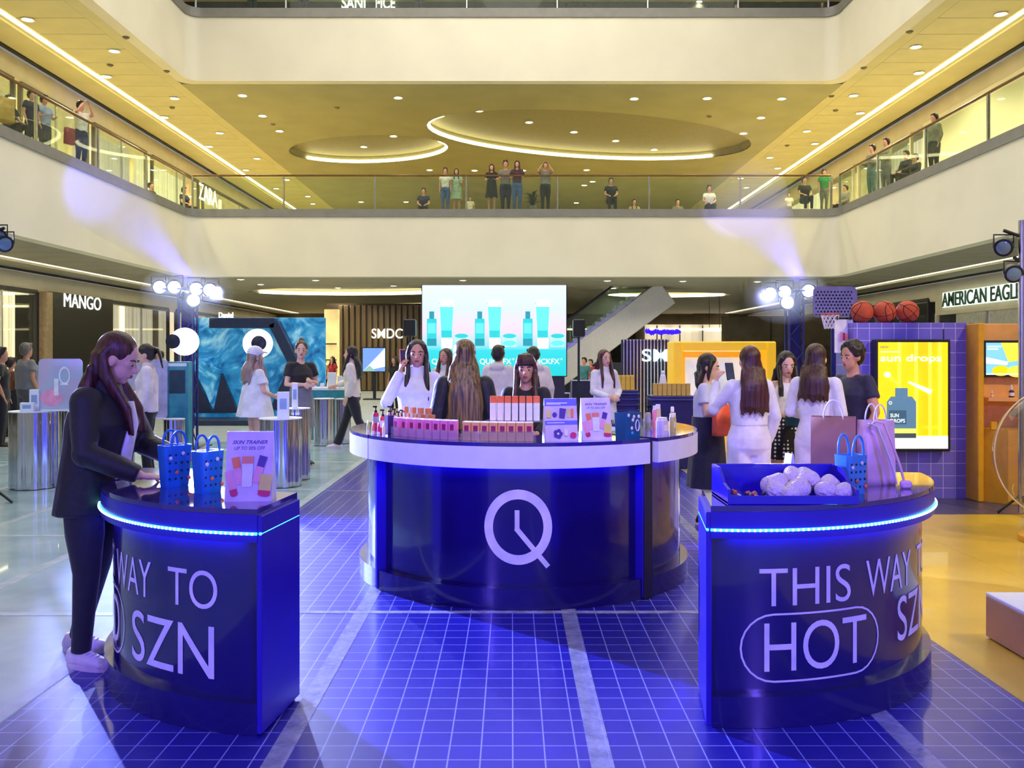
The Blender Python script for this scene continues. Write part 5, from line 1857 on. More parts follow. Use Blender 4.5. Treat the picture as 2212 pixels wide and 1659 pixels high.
def moon_lamp(label, px, py, Y, r, disc_dx):
    p = P(px, py, Y)
    t = thing('moon_lamp', label, 'lamp', (p.x, p.y, 0))
    MB().ball((0, 0, p.z), r, 28, 18).build('lamp_globe', glow('moon_glow', (255, 252, 236), 3.2), t, 60)
    dz = MB()
    dz.M = Matrix.Translation((disc_dx, -r * .92, p.z)) @ Matrix.Rotation(PI / 2, 4, 'X')
    dz.lathe([(r * .5, 0), (r * .52, .03), (r * .3, .05), (r * .12, .055)], n=24)
    dz.build('lamp_fitting', col('dark_fitting', 40, 40, 66, rough=0.4), t, 40)
    MB().tube([(disc_dx * .2, 0, 0.02), (disc_dx * .2, 0, p.z - r * .95)], .018, 8).build('lamp_pole', M_black, t, 60)
    MB().lathe([(.17, 0.004), (.17, .02), (.03, .035)], n=20).build('lamp_base', M_black, t, 40)


moon_lamp('glowing moon globe lamp beside the left truss', 399, 738, 14.0, .215, -.1)
moon_lamp('glowing moon globe lamp behind the girl in the white cap', 557, 742, 14.0, .225, .08)

# marbled backdrop with its dark hexagon frame
def ice_mat():
    m = mat('ice_marble', (30, 110, 170), 0.5)
    nt = m.node_tree
    b = nt.nodes['Principled BSDF']
    tc = nt.nodes.new('ShaderNodeTexCoord')
    n1 = nt.nodes.new('ShaderNodeTexNoise')
    n1.inputs['Scale'].default_value = 1.6
    n1.inputs['Detail'].default_value = 7
    n1.inputs['Distortion'].default_value = 2.2
    nt.links.new(tc.outputs['Object'], n1.inputs['Vector'])
    cr_ = nt.nodes.new('ShaderNodeValToRGB')
    e = cr_.color_ramp.elements
    e[0].position, e[0].color = .32, C(14, 84, 146)
    e[1].position, e[1].color = .68, C(160, 222, 240)
    x = e.new(.5)
    x.color = C(46, 150, 204)
    nt.links.new(n1.outputs['Fac'], cr_.inputs[0])
    nt.links.new(cr_.outputs[0], b.inputs['Base Color'])
    nt.links.new(cr_.outputs[0], b.inputs['Emission Color'])
    b.inputs['Emission Strength'].default_value = 0.3  # self-glow makes the backdrop look lit, though it is no lamp
    return m


Yb = 20.0
q0, q1 = P(412, 895, Yb), P(701, 686, Yb)
M_ice = ice_mat()
M_fr = col('slate_frame', 44, 58, 92, rough=0.4)
t = thing('ice_backdrop', 'blue marbled backdrop with a dark hexagon frame', 'backdrop', ((q0.x + q1.x) / 2, Yb, 0))
W_, H_ = q1.x - q0.x, q1.z
MB().box((0, .1, H_ / 2), (W_, .12, H_), ch=.01).build('backdrop_wall', M_ice, t, 0)


def fr_pts(lst):
    return [(P(px, py, Yb - .1).x - (q0.x + q1.x) / 2, P(px, py, Yb - .1).z) for px, py in lst]


XZm = Matrix(((1, 0, 0, 0), (0, 0, 1, 0), (0, 1, 0, 0), (0, 0, 0, 1)))
for a_, b_ in (((462, 698), (592, 698)), ((596, 702), (640, 790)), ((640, 790), (600, 880))):
    (x0, z0_), (x1, z1_) = fr_pts([a_, b_])
    d_ = V((x1 - x0, 0, z1_ - z0_))
    MB().box(((x0 + x1) / 2, -.12, (z0_ + z1_) / 2), (d_.length + .1, .3, .22), R=Matrix.Rotation(-math.atan2(d_.z, d_.x), 4, 'Y'), ch=.01).build('frame_bar', M_fr, t, 0)
for tri, m in (([(418, 772), (455, 870), (478, 800)], M_ice), ([(414, 790), (414, 892), (462, 892)], M_fr), ([(462, 892), (480, 806), (516, 892)], M_fr), ([(604, 892), (662, 810), (662, 892)], M_fr)):
    MB().prism(fr_pts(tri), .0, .12, T=Matrix.Translation((0, -.16, 0)) @ XZm).build('facet_panel', m, t, 0)
MB().box((-.6, -.5, .06), (W_ * .72, .9, .12), ch=.01).build('stage_step', M_fr, t, 0)
tp_ = P(468, 690, Yb - .1)
sg = wall_sign('shop_sign', 'small white script sign above the blue backdrop', 'shop', face_frame((tp_.x, Yb + .06, H_ - .002), (1, 0, 0), (0, 0, 1)), .32, .12, .03, M_signw)

# ------------------------------------------------------------------ light trusses
M_truss = col('blue_lit_metal', 40, 44, 120, rough=0.35)  # blue of the stage light put into the metal colour
M_lens = glow('stage_lens', (214, 224, 255), 60.0)
M_can = col('lamp_can_black', 26, 28, 44, rough=0.4)
can_me = None


def par_can(t, p, target, r=.085, lit=True):
    d = (V(target) - V(p)).normalized()
    R = d.to_track_quat('-Z', 'Y').to_matrix().to_4x4()
    mb = MB()
    mb.M = Matrix.Translation(V(p) - t.location) @ R
    mb.lathe([(r * .55, .2), (r * .9, .12), (r, 0), (r * 1.04, -.01), (r * .94, -.012)], n=20)
    c_ = mb.build('lamp_can', M_can, t, 40)
    ml = MB()
    ml.M = mb.M
    ml.lathe([(r * .92, -.008), (r * .5, -.02), (r * .1, -.024)], n=18)
    ml.build('lamp_lens', M_lens if lit else col('unlit_lens', 120, 150, 170, rough=0.1), c_, 40)
    yk = MB()
    yk.M = Matrix.Translation(V(p) - t.location)
    yk.tube([(-r * 1.15, 0, 0), (-r * 1.15, 0, r * 1.5), (r * 1.15, 0, r * 1.5), (r * 1.15, 0, 0)], .008, 6)
    yk.build('yoke', M_can, c_, 40)


def truss(label, px, Y, top_y, lamps, lit=True, target=(0, 3.0, 1.2), w=.22, bar=None):
    x = at_px(px, Y)[0]
    zt = P(px, top_y, Y).z
    t = thing('light_truss', label, 'light stand', (x, Y, 0))
    for sx in (-1, 1):
        for sy in (-1, 1):
            MB().tube([(sx * w / 2, sy * w / 2, .02), (sx * w / 2, sy * w / 2, zt)], .022, 8).build('chord', M_truss, t, 60)
    n = int(zt / .25)
    for k in range(n):
        za, zb = .04 + k * .25, .04 + (k + 1) * .25
        s_ = 1 if k % 2 else -1
        mb = MB()
        mb.tube([(-s_ * w / 2, -w / 2, za), (s_ * w / 2, -w / 2, zb)], .011, 6)
        mb.build('brace', M_truss, t, 60)
        mb = MB()
        mb.tube([(w / 2, -s_ * w / 2, za), (w / 2, s_ * w / 2, zb)], .011, 6)
        mb.build('brace', M_truss, t, 60)
    MB().box((0, 0, .012), (.6, .6, .024), ch=.006).build('base_plate', M_can, t, 0)
    MB().box((0, .0, zt * .55), (w * .72, w * .72, zt * .86)).build('cloth_sleeve', col('blue_lit_cloth', 30, 30, 110, rough=0.8), t, 0)  # sleeve colour carries the blue stage light
    xs = [P(a_, b_, Y).x - x for a_, b_ in lamps]
    MB().tube([(min(xs) - .1, -w / 2 - .05, zt + .02), (max(xs) + .1, -w / 2 - .05, zt + .02)], .022, 8).build('cross_bar', M_truss, t, 60)
    for (a_, b_) in lamps:
        q = P(a_, b_, Y)
        par_can(t, (q.x, Y - w / 2 - .06, q.z), target, .12, lit=lit)
    for xx in xs:
        MB().tube([(xx, -w / 2 - .05, zt + .02), (xx, -w / 2 - .06, P(0, lamps[xs.index(xx)][1], Y).z + .12)], .01, 6).build('hanger', M_truss, t, 60)
    return t


truss('blue lit truss with five shining lamps beside the left shop', 406, 14.6, 628, [(354, 622), (385, 622), (432, 626), (461, 628), (426, 650)], target=(-1.5, 2, 1.4))
truss('blue lit truss with four shining lamps behind the shopping group', 1716, 14.6, 632, [(1657, 636), (1688, 632), (1739, 630), (1694, 655)], target=(1.5, 2, 1.4))


def side_stand(label, px, Y, ztop, fixtures):
    x = at_px(px, Y)[0]
    t = thing('lamp_stand', label, 'light stand', (x, Y, 0))
    MB().tube([(0, 0, .03), (0, 0, ztop)], .03, 10).build('pole', M_chrome, t, 60)
    for k in range(3):
        a = 2 * PI * k / 3 + .4
        MB().tube([(0, 0, .2), (.2 * math.cos(a), .2 * math.sin(a), .012)], .014, 6).build('tripod_leg', M_can, t, 60)
    for (a_, b_, tg) in fixtures:
        q = P(a_, b_, Y)
        par_can(t, (q.x, Y, q.z), tg, .08, False)
        MB().tube([(0, 0, q.z + .1), (q.x - x, 0, q.z + .16)], .016, 6).build('arm', M_can, t, 60)
    return t


side_stand('tall stand with unlit black lamps at the right edge', 2207, 8.4, 2.75, [(2168, 535, (1, 4, .8)), (2190, 592, (3, 3, .5))])
side_stand('tall stand with unlit lamps at the left edge', -22, 9.0, 2.75, [(10, 527, (0, 5, .8)), (-4, 512, (1, 5, .8))])

# ------------------------------------------------------------------ LED screen and stage
Ys = 18.0
s0, s1 = P(912, 812, Ys), P(1223, 616, Ys)
t = thing('led_screen', 'large bright LED screen showing three pairs of turquoise bottles', 'screen', ((s0.x + s1.x) / 2, Ys, 0))
W_, H_ = s1.x - s0.x, s1.z - s0.z
MB().box((0, .08, s0.z + H_ / 2), (W_ + .04, .14, H_ + .04), ch=.01).build('screen_housing', M_can, t, 0)


def sky_screen():
    m = mat('screen_sky', (200, 235, 248), 0.4)
    nt = m.node_tree
    b = nt.nodes['Principled BSDF']
    tc = nt.nodes.new('ShaderNodeTexCoord')
    sp = nt.nodes.new('ShaderNodeSeparateXYZ')
    nt.links.new(tc.outputs['Generated'], sp.inputs[0])
    cr_ = nt.nodes.new('ShaderNodeValToRGB')
    e = cr_.color_ramp.elements
    e[0].position, e[0].color = 0.0, C(0, 205, 210)
    e[1].position, e[1].color = 1.0, C(226, 244, 252)
    for ps, cc in ((.28, (40, 214, 222)), (.34, (150, 222, 236)), (.5, (236, 214, 236)), (.75, (214, 230, 250))):
        x = e.new(ps)
        x.color = C(*cc)
    nt.links.new(sp.outputs[2], cr_.inputs[0])
    nt.links.new(cr_.outputs[0], b.inputs['Emission Color'])
    b.inputs['Base Color'].default_value = (0.02, 0.02, 0.02, 1)
    for l in list(nt.links):
        if l.to_socket == b.inputs['Base Color']:
            nt.links.remove(l)
    b.inputs['Emission Strength'].default_value = 0.82
    return m


MB().box((0, .0, s0.z + H_ / 2), (W_, .02, H_)).build('screen_face', sky_screen(), t, 0)
pr = Print(face_frame((-W_ / 2, -.0108, s0.z), (1, 0, 0), (0, 0, 1)))
E1, E2, E3, E4, E5 = glow('screen_teal', (40, 196, 196), .6), glow('screen_aqua', (96, 226, 222), .65), glow('screen_white', (246, 252, 252), .72), glow('screen_deep_teal', (30, 150, 160), .55), glow('screen_pale_aqua', (176, 240, 240), .62)
for k in range(3):
    ox = W_ * k / 3
    u = W_ / 3
    # small bottle, tall tube, jar
    pr.rect(ox + u * .1, H_ * .38, ox + u * .3, H_ * .63, E1)
    pr.rect(ox + u * .1, H_ * .33, ox + u * .3, H_ * .41, E4)
    pr.rect(ox + u * .15, H_ * .63, ox + u * .25, H_ * .71, E4)
    pr.rect(ox + u * .12, H_ * .47, ox + u * .28, H_ * .58, E2)
    pr.poly([(ox + u * .4, H_ * .4), (ox + u * .62, H_ * .4), (ox + u * .66, H_ * .84), (ox + u * .36, H_ * .84)], E3)
    pr.poly([(ox + u * .4, H_ * .42), (ox + u * .62, H_ * .42), (ox + u * .65, H_ * .76), (ox + u * .37, H_ * .76)], E2)
    pr.rect(ox + u * .4, H_ * .42, ox + u * .62, H_ * .5, E1)
    pr.ring(ox + u * .38, H_ * .8, u * .018, u * .026, E4, 16)
    pr.rect(ox + u * .4, H_ * .3, ox + u * .63, H_ * .4, E3)
    pr.rect(ox + u * .68, H_ * .32, ox + u * .96, H_ * .44, E5)
    pr.oval(ox + u * .82, H_ * .44, u * .14, H_ * .025, E1)
    pr.oval(ox + u * .82, H_ * .36, u * .14, H_ * .03, E2)
    pr.text('FX', ox + u * .2, H_ * .12, u * .66, H_ * .07, E3)
    pr.ring(ox + u * .9, H_ * .185, u * .012, u * .02, E3, 14)
pr.build('screen_picture', t)
for sx in (-1, 1):
    MB().box((sx * W_ * .4, .3, s0.z / 2), (.12, .3, s0.z), ch=.01).build('screen_leg', M_can, t, 0)
MB().box((0, .1, s0.z * .5), (W_ * .98, .1, s0.z * .96)).build('screen_skirt', M_can, t, 0)


def speaker(label, px, y0, y1, Y, w=.3):
    a_, b_ = P(px, y1, Y), P(px, y0, Y)
    t = thing('loudspeaker', label, 'loudspeaker', (a_.x, Y, 0))
    MB().box((0, 0, (a_.z + b_.z) / 2), (w, .3, b_.z - a_.z), ch=.02).build('cabinet', M_can, t, 0)
    MB().box((0, -.152, (a_.z + b_.z) / 2), (w * .86, .01, (b_.z - a_.z) * .9), ch=.004).build('grille', mat('speaker_grille', (40, 40, 52), 0.7, bump=1.0, bscale=200), t, 0)
    MB().tube([(0, 0, .05), (0, 0, a_.z)], .022, 8).build('pole', M_can, t, 60)
    for k in range(3):
        a = 2 * PI * k / 3
        MB().tube([(0, 0, .6), (.5 * math.cos(a), .5 * math.sin(a), .012)], .014, 6).build('tripod_leg', M_can, t, 60)


speaker('black loudspeaker on a pole left of the big screen', 886, 690, 727, 17.0, .22)
speaker('black loudspeaker on a pole right of the big screen', 1250, 690, 728, 17.0, .22)
for px, Y, w, h, lb in ((1268, 19.4, .7, .95, 'large black flight case right of the screen'), (1206, 18.9, .45, .7, 'smaller black flight case below the screen corner'), (1300, 20.0, .5, 1.1, 'tall black flight case behind the white dress woman')):
    t = thing('flight_case', lb, 'case', (at_px(px, Y)[0], Y, 0))
    MB().box((0, 0, h / 2 + .02), (w, .5, h - .04), ch=.015).build('case_body', M_can, t, 0)
    fr = MB()
    for sx in (-1, 1):
        fr.box((sx * w / 2, -.25, h / 2 + .02), (.025, .025, h - .04), ch=.004)
    fr.box((0, -.25, h), (w, .025, .025), ch=.004)
    fr.build('case_edging', M_chrome, t, 0)

# ------------------------------------------------------------------ far shops on the ground floor
slat = MB().box((0, 0, 0), (.16, .08, 3.5), ch=.01).mesh('wall_slat_piece', mat('wood_slat', (112, 92, 62), 0.5, var=0.12, scale=2, stretch=(8, 8, .4)), 0)
root = structure(MB().box((at_px(820, 37)[0], 37.2, 1.8), (4.4, .2, 3.6)).build('wall_slatted', col('dark_backing', 66, 54, 40), None, 0), 'brown slatted wall of the far shop')
for k in range(18):
    obj('wall_slat', slat, root, (at_px(735, 37)[0] + .24 * k, 37.05, 1.78))
wall_sign('shop_sign', 'white block letter sign on the brown slatted wall', 'SMDC', face_frame(P(803, 731, 37.0), (1, 0, 0), (0, 0, 1)), 1.27, .4, .02, M_signw)
tv0, tv1 = P(782, 804, 30), P(834, 750, 30)
t = thing('wall_television', 'flat television with a blue picture in front of the slatted wall', 'television', ((tv0.x + tv1.x) / 2, 30, 0))
MB().box((0, .0, (tv0.z + tv1.z) / 2), (tv1.x - tv0.x, .06, tv1.z - tv0.z), ch=.01).build('bezel', M_can, t, 0)
pr = Print(face_frame((-(tv1.x - tv0.x) / 2 + .03, -.031, tv0.z + .03), (1, 0, 0), (0, 0, 1)))
w, h = tv1.x - tv0.x - .06, tv1.z - tv0.z - .06
pr.rect(0, 0, w, h, glow('tv_blue', (96, 130, 206), .8))
pr.poly([(0, 0), (w, h * .2), (w, h)], glow('tv_pale', (190, 210, 240), .9))
pr.poly([(0, 0), (w * .6, 0), (w * .3, h * .25)], glow('tv_green', (120, 160, 160), .7))
pr.build('screen_picture', t)
MB().box((0, .12, tv0.z / 2), (.1, .1, tv0.z), ch=.01).build('stand_post', M_can, t, 0)
MB().box((0, .12, .02), (.7, .5, .04), ch=.01).build('stand_foot', M_can, t, 0)
# lit shop bays along the far wall
for i, (x0, x1, m) in enumerate(((-13.8, -9.0, M_warmwall), (-8.0, -4.0, M_darkshop), (-3.2, 2.4, M_brown), (3.0, 7.6, M_darkshop), (8.2, 13.8, M_curtain2))):
    r_ = structure(MB().box(((x0 + x1) / 2, 55.6, 1.7), (x1 - x0, .3, 3.3), ch=.02).build('window_back_%d' % (i + 1), m, None, 0), 'far shop front on the ground floor')
    for k in range(4):
        MB().box((x0 + (x1 - x0) * (k + .5) / 4, 55.42, 1.7), (.08, .08, 3.2), ch=.01).build('mullion', M_chrome, r_, 0)
    MB().box(((x0 + x1) / 2, 55.4, 3.05), (x1 - x0 - .4, .06, .1)).build('shop_light', M_slit, r_, 0)
# red lit shop strip behind the stepping woman
for px0, px1, Y, m, lb in ((702, 732, 34, M_warmwall, 'narrow warm lit shop bay beside the blue backdrop'), (1665, 1800, 40, M_brown, 'lit grocery shelf bay behind the right truss'), (1560, 1662, 40, M_brown, 'brown column bay behind the yellow frame')):
    a_, b_ = at_px(px0, Y)[0], at_px(px1, Y)[0]
    wn[0] += 1
    r_ = structure(MB().box(((a_ + b_) / 2, Y, 1.6), (b_ - a_, .3, 3.2), ch=.02).build('window_%d' % wn[0], m, None, 0), lb)
    for k in range(3):
        MB().box(((a_ + b_) / 2, Y - .2, .7 + .6 * k), (b_ - a_ - .1, .2, .05)).build('shop_shelf', M_brown, r_, 0)
sgn = wall_sign('shop_sign', 'small lit white shop sign behind the yellow frame', 'KIKO', face_frame(P(1528, 716, 39), (1, 0, 0), (0, 0, 1)), .6, .16, .04, M_signw)

for dx in (.08, .52):
    MB().tube([(dx, -.02, .14), (dx, -.02, 4.0 - sgn.location.z)], .012, 6).build('hanging_rod', M_can, sgn, 60)

# escalator rising to the right of the screen
ea, eb = P(1222, 792, 34), P(1388, 668, 34)
t = thing('escalator', 'white sided escalator rising behind the big screen', 'escalator', (ea.x, 34, 0))
dv = V((eb.x - ea.x, 0, eb.z - ea.z))
Re = Matrix.Rotation(-math.atan2(dv.z, dv.x), 4, 'Y')
mid = V((dv.x / 2, 0, (ea.z + eb.z) / 2))
M_esc = mat('escalator_white', (206, 204, 206), 0.35, var=0.015)
MB().box(mid, (dv.length + 2.0, 1.6, 1.0), R=Re, ch=.03).build('truss_cladding', M_esc, t, 0)
up = Re @ V((0, 0, 1))
for sy in (-.75, .75):
    MB().box(mid + up * .95 + V((0, sy, 0)), (dv.length + 1.6, .03, .8), R=Re).build('side_glass', M_glass, t, 0)
    MB().box(mid + up * 1.38 + V((0, sy, 0)), (dv.length + 1.8, .1, .08), R=Re, ch=.02).build('handrail', M_can, t, 0)
for k in range(14):
    q = V((0, 0, ea.z)) + dv * (k + .5) / 14
    MB().box(V((q.x, 0, q.z)) + up * .56, (.34, 1.2, .16), ch=.01).build('step', M_chrome, t, 0)
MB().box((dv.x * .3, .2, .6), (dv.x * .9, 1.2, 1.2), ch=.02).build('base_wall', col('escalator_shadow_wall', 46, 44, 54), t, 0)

# mirror slat booth with big letters
Yk = 16.0
b0, b1 = P(1344, 890, Yk), P(1447, 733, Yk)
t = thing('slat_booth', 'mirror slat booth wall with two big white letters', 'booth', ((b0.x + b1.x) / 2, Yk, 0))
W_ = b1.x - b0.x
MB().box((0, .12, b1.z / 2), (W_, .12, b1.z), ch=.01).build('booth_wall', col('booth_dark', 34, 32, 56), t, 0)
sl = MB().box((0, 0, 0), (.03, .03, b1.z - .02), ch=.006).mesh('booth_slat', mat('silver_slat', (190, 188, 200), 0.15, metal=0.9), 0)
for k in range(14):
    obj('slat', sl, t, (-W_ / 2 + .03 + k * (W_ - .06) / 13, 0.03, b1.z / 2))
lt = MB()
thick_text(lt, 'SM', 0, 0, P(1443, 0, Yk).x - P(1387, 0, Yk).x, .22, .012, face_frame((P(1387, 0, Yk).x - (b0.x + b1.x) / 2, 0.0, P(0, 781, Yk).z), (1, 0, 0), (0, 0, 1)))
lt.build('letters', glow('aqua_white_letters', (214, 250, 250), 1.6), t, 0)
# blue scribbled neon above it
n0 = P(1394, 717, 16.4)
t = thing('neon_sign', 'blue glowing scribble sign above the slat booth', 'sign', (n0.x, 16.4, n0.z))
nn = MB()
nn.tube([(k * .016, .0, .035 * math.sin(k * 1.9) + .01 * math.sin(k * .7)) for k in range(40)], .035, 8)
nn.build('neon_tube', glow('blue_neon', (40, 10, 255), 1.2), t, 60)
MB().box((.3, .05, -.17), (.02, .02, .34)).build('sign_post', M_can, t, 0)
MB().box((.3, .05, (-n0.z - .34) / 2), (.05, .05, n0.z - .34)).build('sign_pole', M_can, t, 0)

# navy shelves with yellow goods
def navy_table(label, px, Y, w, h, tiers, goods):
    x = at_px(px, Y)[0]
    t = thing('navy_stand', label, 'stand', (x, Y, 0))
    MB().box((0, 0, h / 2), (w, .4, h), ch=.01).build('stand_body', col('navy_lacquer', 28, 26, 100, rough=0.3), t, 0)
    for k in range(tiers):
        MB().box((0, -.03, h - .05 - k * .075), (w + .04, .44, .02), ch=.004).build('stand_rib', col('navy_rib', 44, 44, 130, rough=0.3), t, 0)
    for k, (nm, cc, n, hh) in enumerate(goods):
        for j in range(n):
            o = MB().box((0, 0, hh / 2), (.055, .055, hh), ch=.003).build('carton', col(nm + '_good', *cc), None, 0, (x - w * .4 + .062 * j + .25 * k, Y - .1, h))
            tag(o, '%s %s carton from the left on the %s' % (NTH[j], nm, label), 'carton', '%s cartons on the %s' % (nm, label))


navy_table('ribbed navy stand beside the white dress woman', 1352, 12.4, .28, 1.02, 8, (('yellow', (240, 200, 40), 4, .2),))
navy_table('wide navy stand before the yellow frame', 1450, 12.0, .58, .96, 1, (('mustard', (214, 176, 70), 8, .16),))
t = thing('white_lantern', 'white tapered lantern on the wide navy stand', 'lantern', (at_px(1432, 12.15)[0], 12.15, .96))
MB().lathe([(.07, 0), (.075, .01), (.035, .26), (.01, .28)], n=14).build('lantern_body', M_whitebox, t, 40)
MB().ball((0, 0, .3), .025, 10, 6).build('lantern_knob', M_whitebox, t, 60)

# ------------------------------------------------------------------ yellow frame booth
Yf = 14.0
f0, f1 = P(1448, 738, Yf), P(1665, 870, Yf)
M_yl = mat('yellow_lacquer', (255, 200, 40), 0.4, emit=0.25, var=0.01)  # self-glow stands in for light falling on the frame
t = thing('photo_frame', 'big yellow photo frame booth with a pale sky picture', 'booth', ((f0.x + f1.x) / 2, Yf, 0))
W_ = f1.x - f0.x
zt = f0.z
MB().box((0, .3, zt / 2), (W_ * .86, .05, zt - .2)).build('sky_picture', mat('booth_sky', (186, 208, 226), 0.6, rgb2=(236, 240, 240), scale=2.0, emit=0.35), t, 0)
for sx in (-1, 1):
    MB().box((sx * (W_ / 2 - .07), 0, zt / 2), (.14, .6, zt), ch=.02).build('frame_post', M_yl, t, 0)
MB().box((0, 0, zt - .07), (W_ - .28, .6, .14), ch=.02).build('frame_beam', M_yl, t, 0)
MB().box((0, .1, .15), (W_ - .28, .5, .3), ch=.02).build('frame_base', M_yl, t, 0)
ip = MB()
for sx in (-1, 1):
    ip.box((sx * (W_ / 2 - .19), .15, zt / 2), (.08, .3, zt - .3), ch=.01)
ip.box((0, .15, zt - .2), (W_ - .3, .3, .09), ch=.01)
ip.build('inner_frame', mat('deep_yellow_lacquer', (250, 186, 30), 0.4, emit=0.25, var=0.01), t, 0)  # inner frame brightened by the same self-glow

# ------------------------------------------------------------------ grid wall with the sun drops light box
Yg = 9.4
g0, g1 = P(1843, 697, Yg), P(2092, 1075, Yg)
t = thing('grid_booth_wall', 'violet grid printed booth wall carrying the sun drops poster', 'booth', ((g0.x + g1.x) / 2, Yg, 0))
W_, zt = g1.x - g0.x, g0.z
M_wallgrid = grid_mat('violet_wall_grid', (112, 100, 206), (196, 192, 244), .128, .006, 0.4, (120, 108, 214), off=(.05, 0, .02), axes='xz')
MB().box((0, .25, zt / 2), (W_, .5, zt), ch=.004).build('booth_wall', M_wallgrid, t, 0)
MB().box((W_ / 2 + .03, .22, zt / 2), (.055, .5, zt - .01), ch=.004).build('side_post', col('dark_violet', 44, 32, 70), t, 0)
MB().box((.34, -.004, zt / 2 + .7), (.008, .01, .3)).build('wall_joint', col('joint_dark', 50, 44, 80), t, 0)
l0, l1 = P(1889, 975, Yg - .12), P(2052, 733, Yg - .12)
lx = (g0.x + g1.x) / 2
lb_ = thing('poster_light_box', 'glowing yellow sun drops poster in a black light box', 'poster', ((l0.x + l1.x) / 2, Yg - .1, 0))
W_, H_ = l1.x - l0.x, l1.z - l0.z
MB().box((0, .02, l0.z + H_ / 2), (W_, .11, H_), ch=.008).build('light_box', M_can, lb_, 0)
w, h = W_ - .06, H_ - .06
pr = Print(face_frame((-w / 2, -.0375, l0.z + .03), (1, 0, 0), (0, 0, 1)))
Yw, Yd, Wh = glow('poster_yellow', (255, 206, 10), .62), glow('poster_pale_yellow', (255, 226, 70), .66), glow('poster_white', (236, 250, 226), .7)
Bl, Bd, Bk, Ly = glow('poster_blue_grey', (84, 124, 150), .5), glow('poster_deep_blue', (56, 92, 120), .45), glow('poster_dark', (60, 70, 76), .6), glow('poster_label_yellow', (206, 214, 90), .9)
pr.rect(0, 0, w, h, Yw)
for a_ in (.28, .52, .72, .86):
    pr.rect(w * a_, h * .12, w * (a_ + .05), h, Yd)
pr.rect(0, 0, w, h * .12, Wh)
pr.text('NEW', w * .03, h * .945, w * .12, h * .02, Bd)
pr.rect(w * .03, h * .905, w * .3, h * .915, Wh)
pr.text('sundrops', w * .03, h * .8, w * .88, h * .085, Wh)
pr.oval(w * .13, h * .695, w * .05, h * .026, Wh)
pr.poly([(w * .16, h * .66), (w * .3, h * .585), (w * .31, h * .595), (w * .18, h * .685)], Yd)
pr.poly([(w * .42, h * .62), (w * .44, h * .635), (w * .78, h * .55), (w * .74, h * .51)], Wh)
pr.rect(w * .24, h * .49, w * .42, h * .57, Bl)
pr.poly([(w * .12, h * .1), (w * .54, h * .1), (w * .54, h * .44), (w * .48, h * .49), (w * .18, h * .49), (w * .12, h * .44)], Bl)
pr.rect(w * .12, h * .1, w * .54, h * .145, Bk)
pr.rect(w * .12, h * .145, w * .54, h * .19, Ly)
pr.rect(w * .15, h * .23, w * .4, h * .36, Bd)
pr.text('SUN', w * .17, h * .295, w * .12, h * .035, Wh)
pr.text('DROPS', w * .17, h * .245, w * .21, h * .035, Wh)
pr.ring(w * .17, h * .43, w * .015, w * .024, Wh, 16)
pr.rect(w * .64, h * .19, w * .88, h * .194, Yd)
pr.rect(w * .64, h * .205, w * .84, h * .209, Yd)
pr.build('poster_print', lb_)


def basketball(label, px, py, Y, r):
    p = P(px, py, Y)
    t = thing('basketball', label, 'ball', (p.x, Y + .12, g0.z))
    MB().ball((0, 0, r), r, 28, 18).build('ball_skin', mat('basketball_orange', (206, 84, 52), 0.55, bump=0.5, bscale=160), t, 60)
    sm_ = MB()
    R_ = r * 1.002
    for ax in range(4):
        pts = []
        for k in range(33):
            a = 2 * PI * k / 32
            c_, s_ = math.cos(a), math.sin(a)
            if ax == 0:
                q = V((R_ * c_, 0, R_ * s_))
            elif ax == 1:
                q = V((R_ * c_, R_ * s_, 0))
            else:
                sg_ = 1 if ax == 2 else -1
                q = V((sg_ * (.45 + .35 * abs(c_)) * R_, c_, s_))
                k2 = math.sqrt(max(0, R_ * R_ - q.x * q.x))
                q = V((q.x, k2 * c_, k2 * s_))
            pts.append(V((0, 0, r)) + Euler((.3 + px * .7, .2, .5 + px)).to_matrix() @ q)
        sm_.tube(pts, .0035, 6)
    sm_.build('ball_seam', col('seam_black', 40, 20, 18), t, 60)


basketball('left basketball on top of the grid wall next to the hoop', 1872, 675, Yg, .118)
basketball('middle basketball of the three on top of the grid wall', 1921, 675, Yg, .118)
basketball('right basketball of the three on top of the grid wall', 1971, 675, Yg, .118)

# perforated backboard with ring and net
h0, h1 = P(1756, 686, 10.2), P(1851, 619, 10.2)
t = thing('basketball_hoop', 'grey perforated basketball backboard with ring and net', 'hoop', ((h0.x + h1.x) / 2, 10.2, 0))
W_, H_ = h1.x - h0.x, h1.z - h0.z
outline = [(q.x, q.y) for q in rrect(W_, H_, .06, 0, 4, 0, h0.z + H_ / 2)]
hol = []
for i in range(11):
    for j in range(8):
        cx_, cz_ = -W_ / 2 + .035 + i * .038 + (j % 2) * .019, h0.z + .03 + j * .037
        if abs(cx_) < W_ / 2 - .03 and abs(cz_ - h0.z - H_ / 2) < H_ / 2 - .025:
            hol.append([(cx_ + .0115 * math.cos(-2 * PI * k / 6), cz_ + .0115 * math.sin(-2 * PI * k / 6)) for k in range(6)])
MB().prism(outline, -.008, .008, holes=hol, T=XZm).build('backboard', col('grey_blue_board', 120, 118, 166, rough=0.4), t, 0)
MB().box((0, .06, h0.z + H_ / 2), (W_ * .9, .02, H_ * .85)).build('board_back', col('board_shadow', 44, 42, 70), t, 0)
MB().tube([(-.1 + .1 * math.cos(2 * PI * k / 24), -.13 + .1 * math.sin(2 * PI * k / 24), h0.z + .03) for k in range(25)], .008, 8).build('hoop_ring', col('hoop_orange', 200, 90, 60), t, 60)
nt_ = MB()
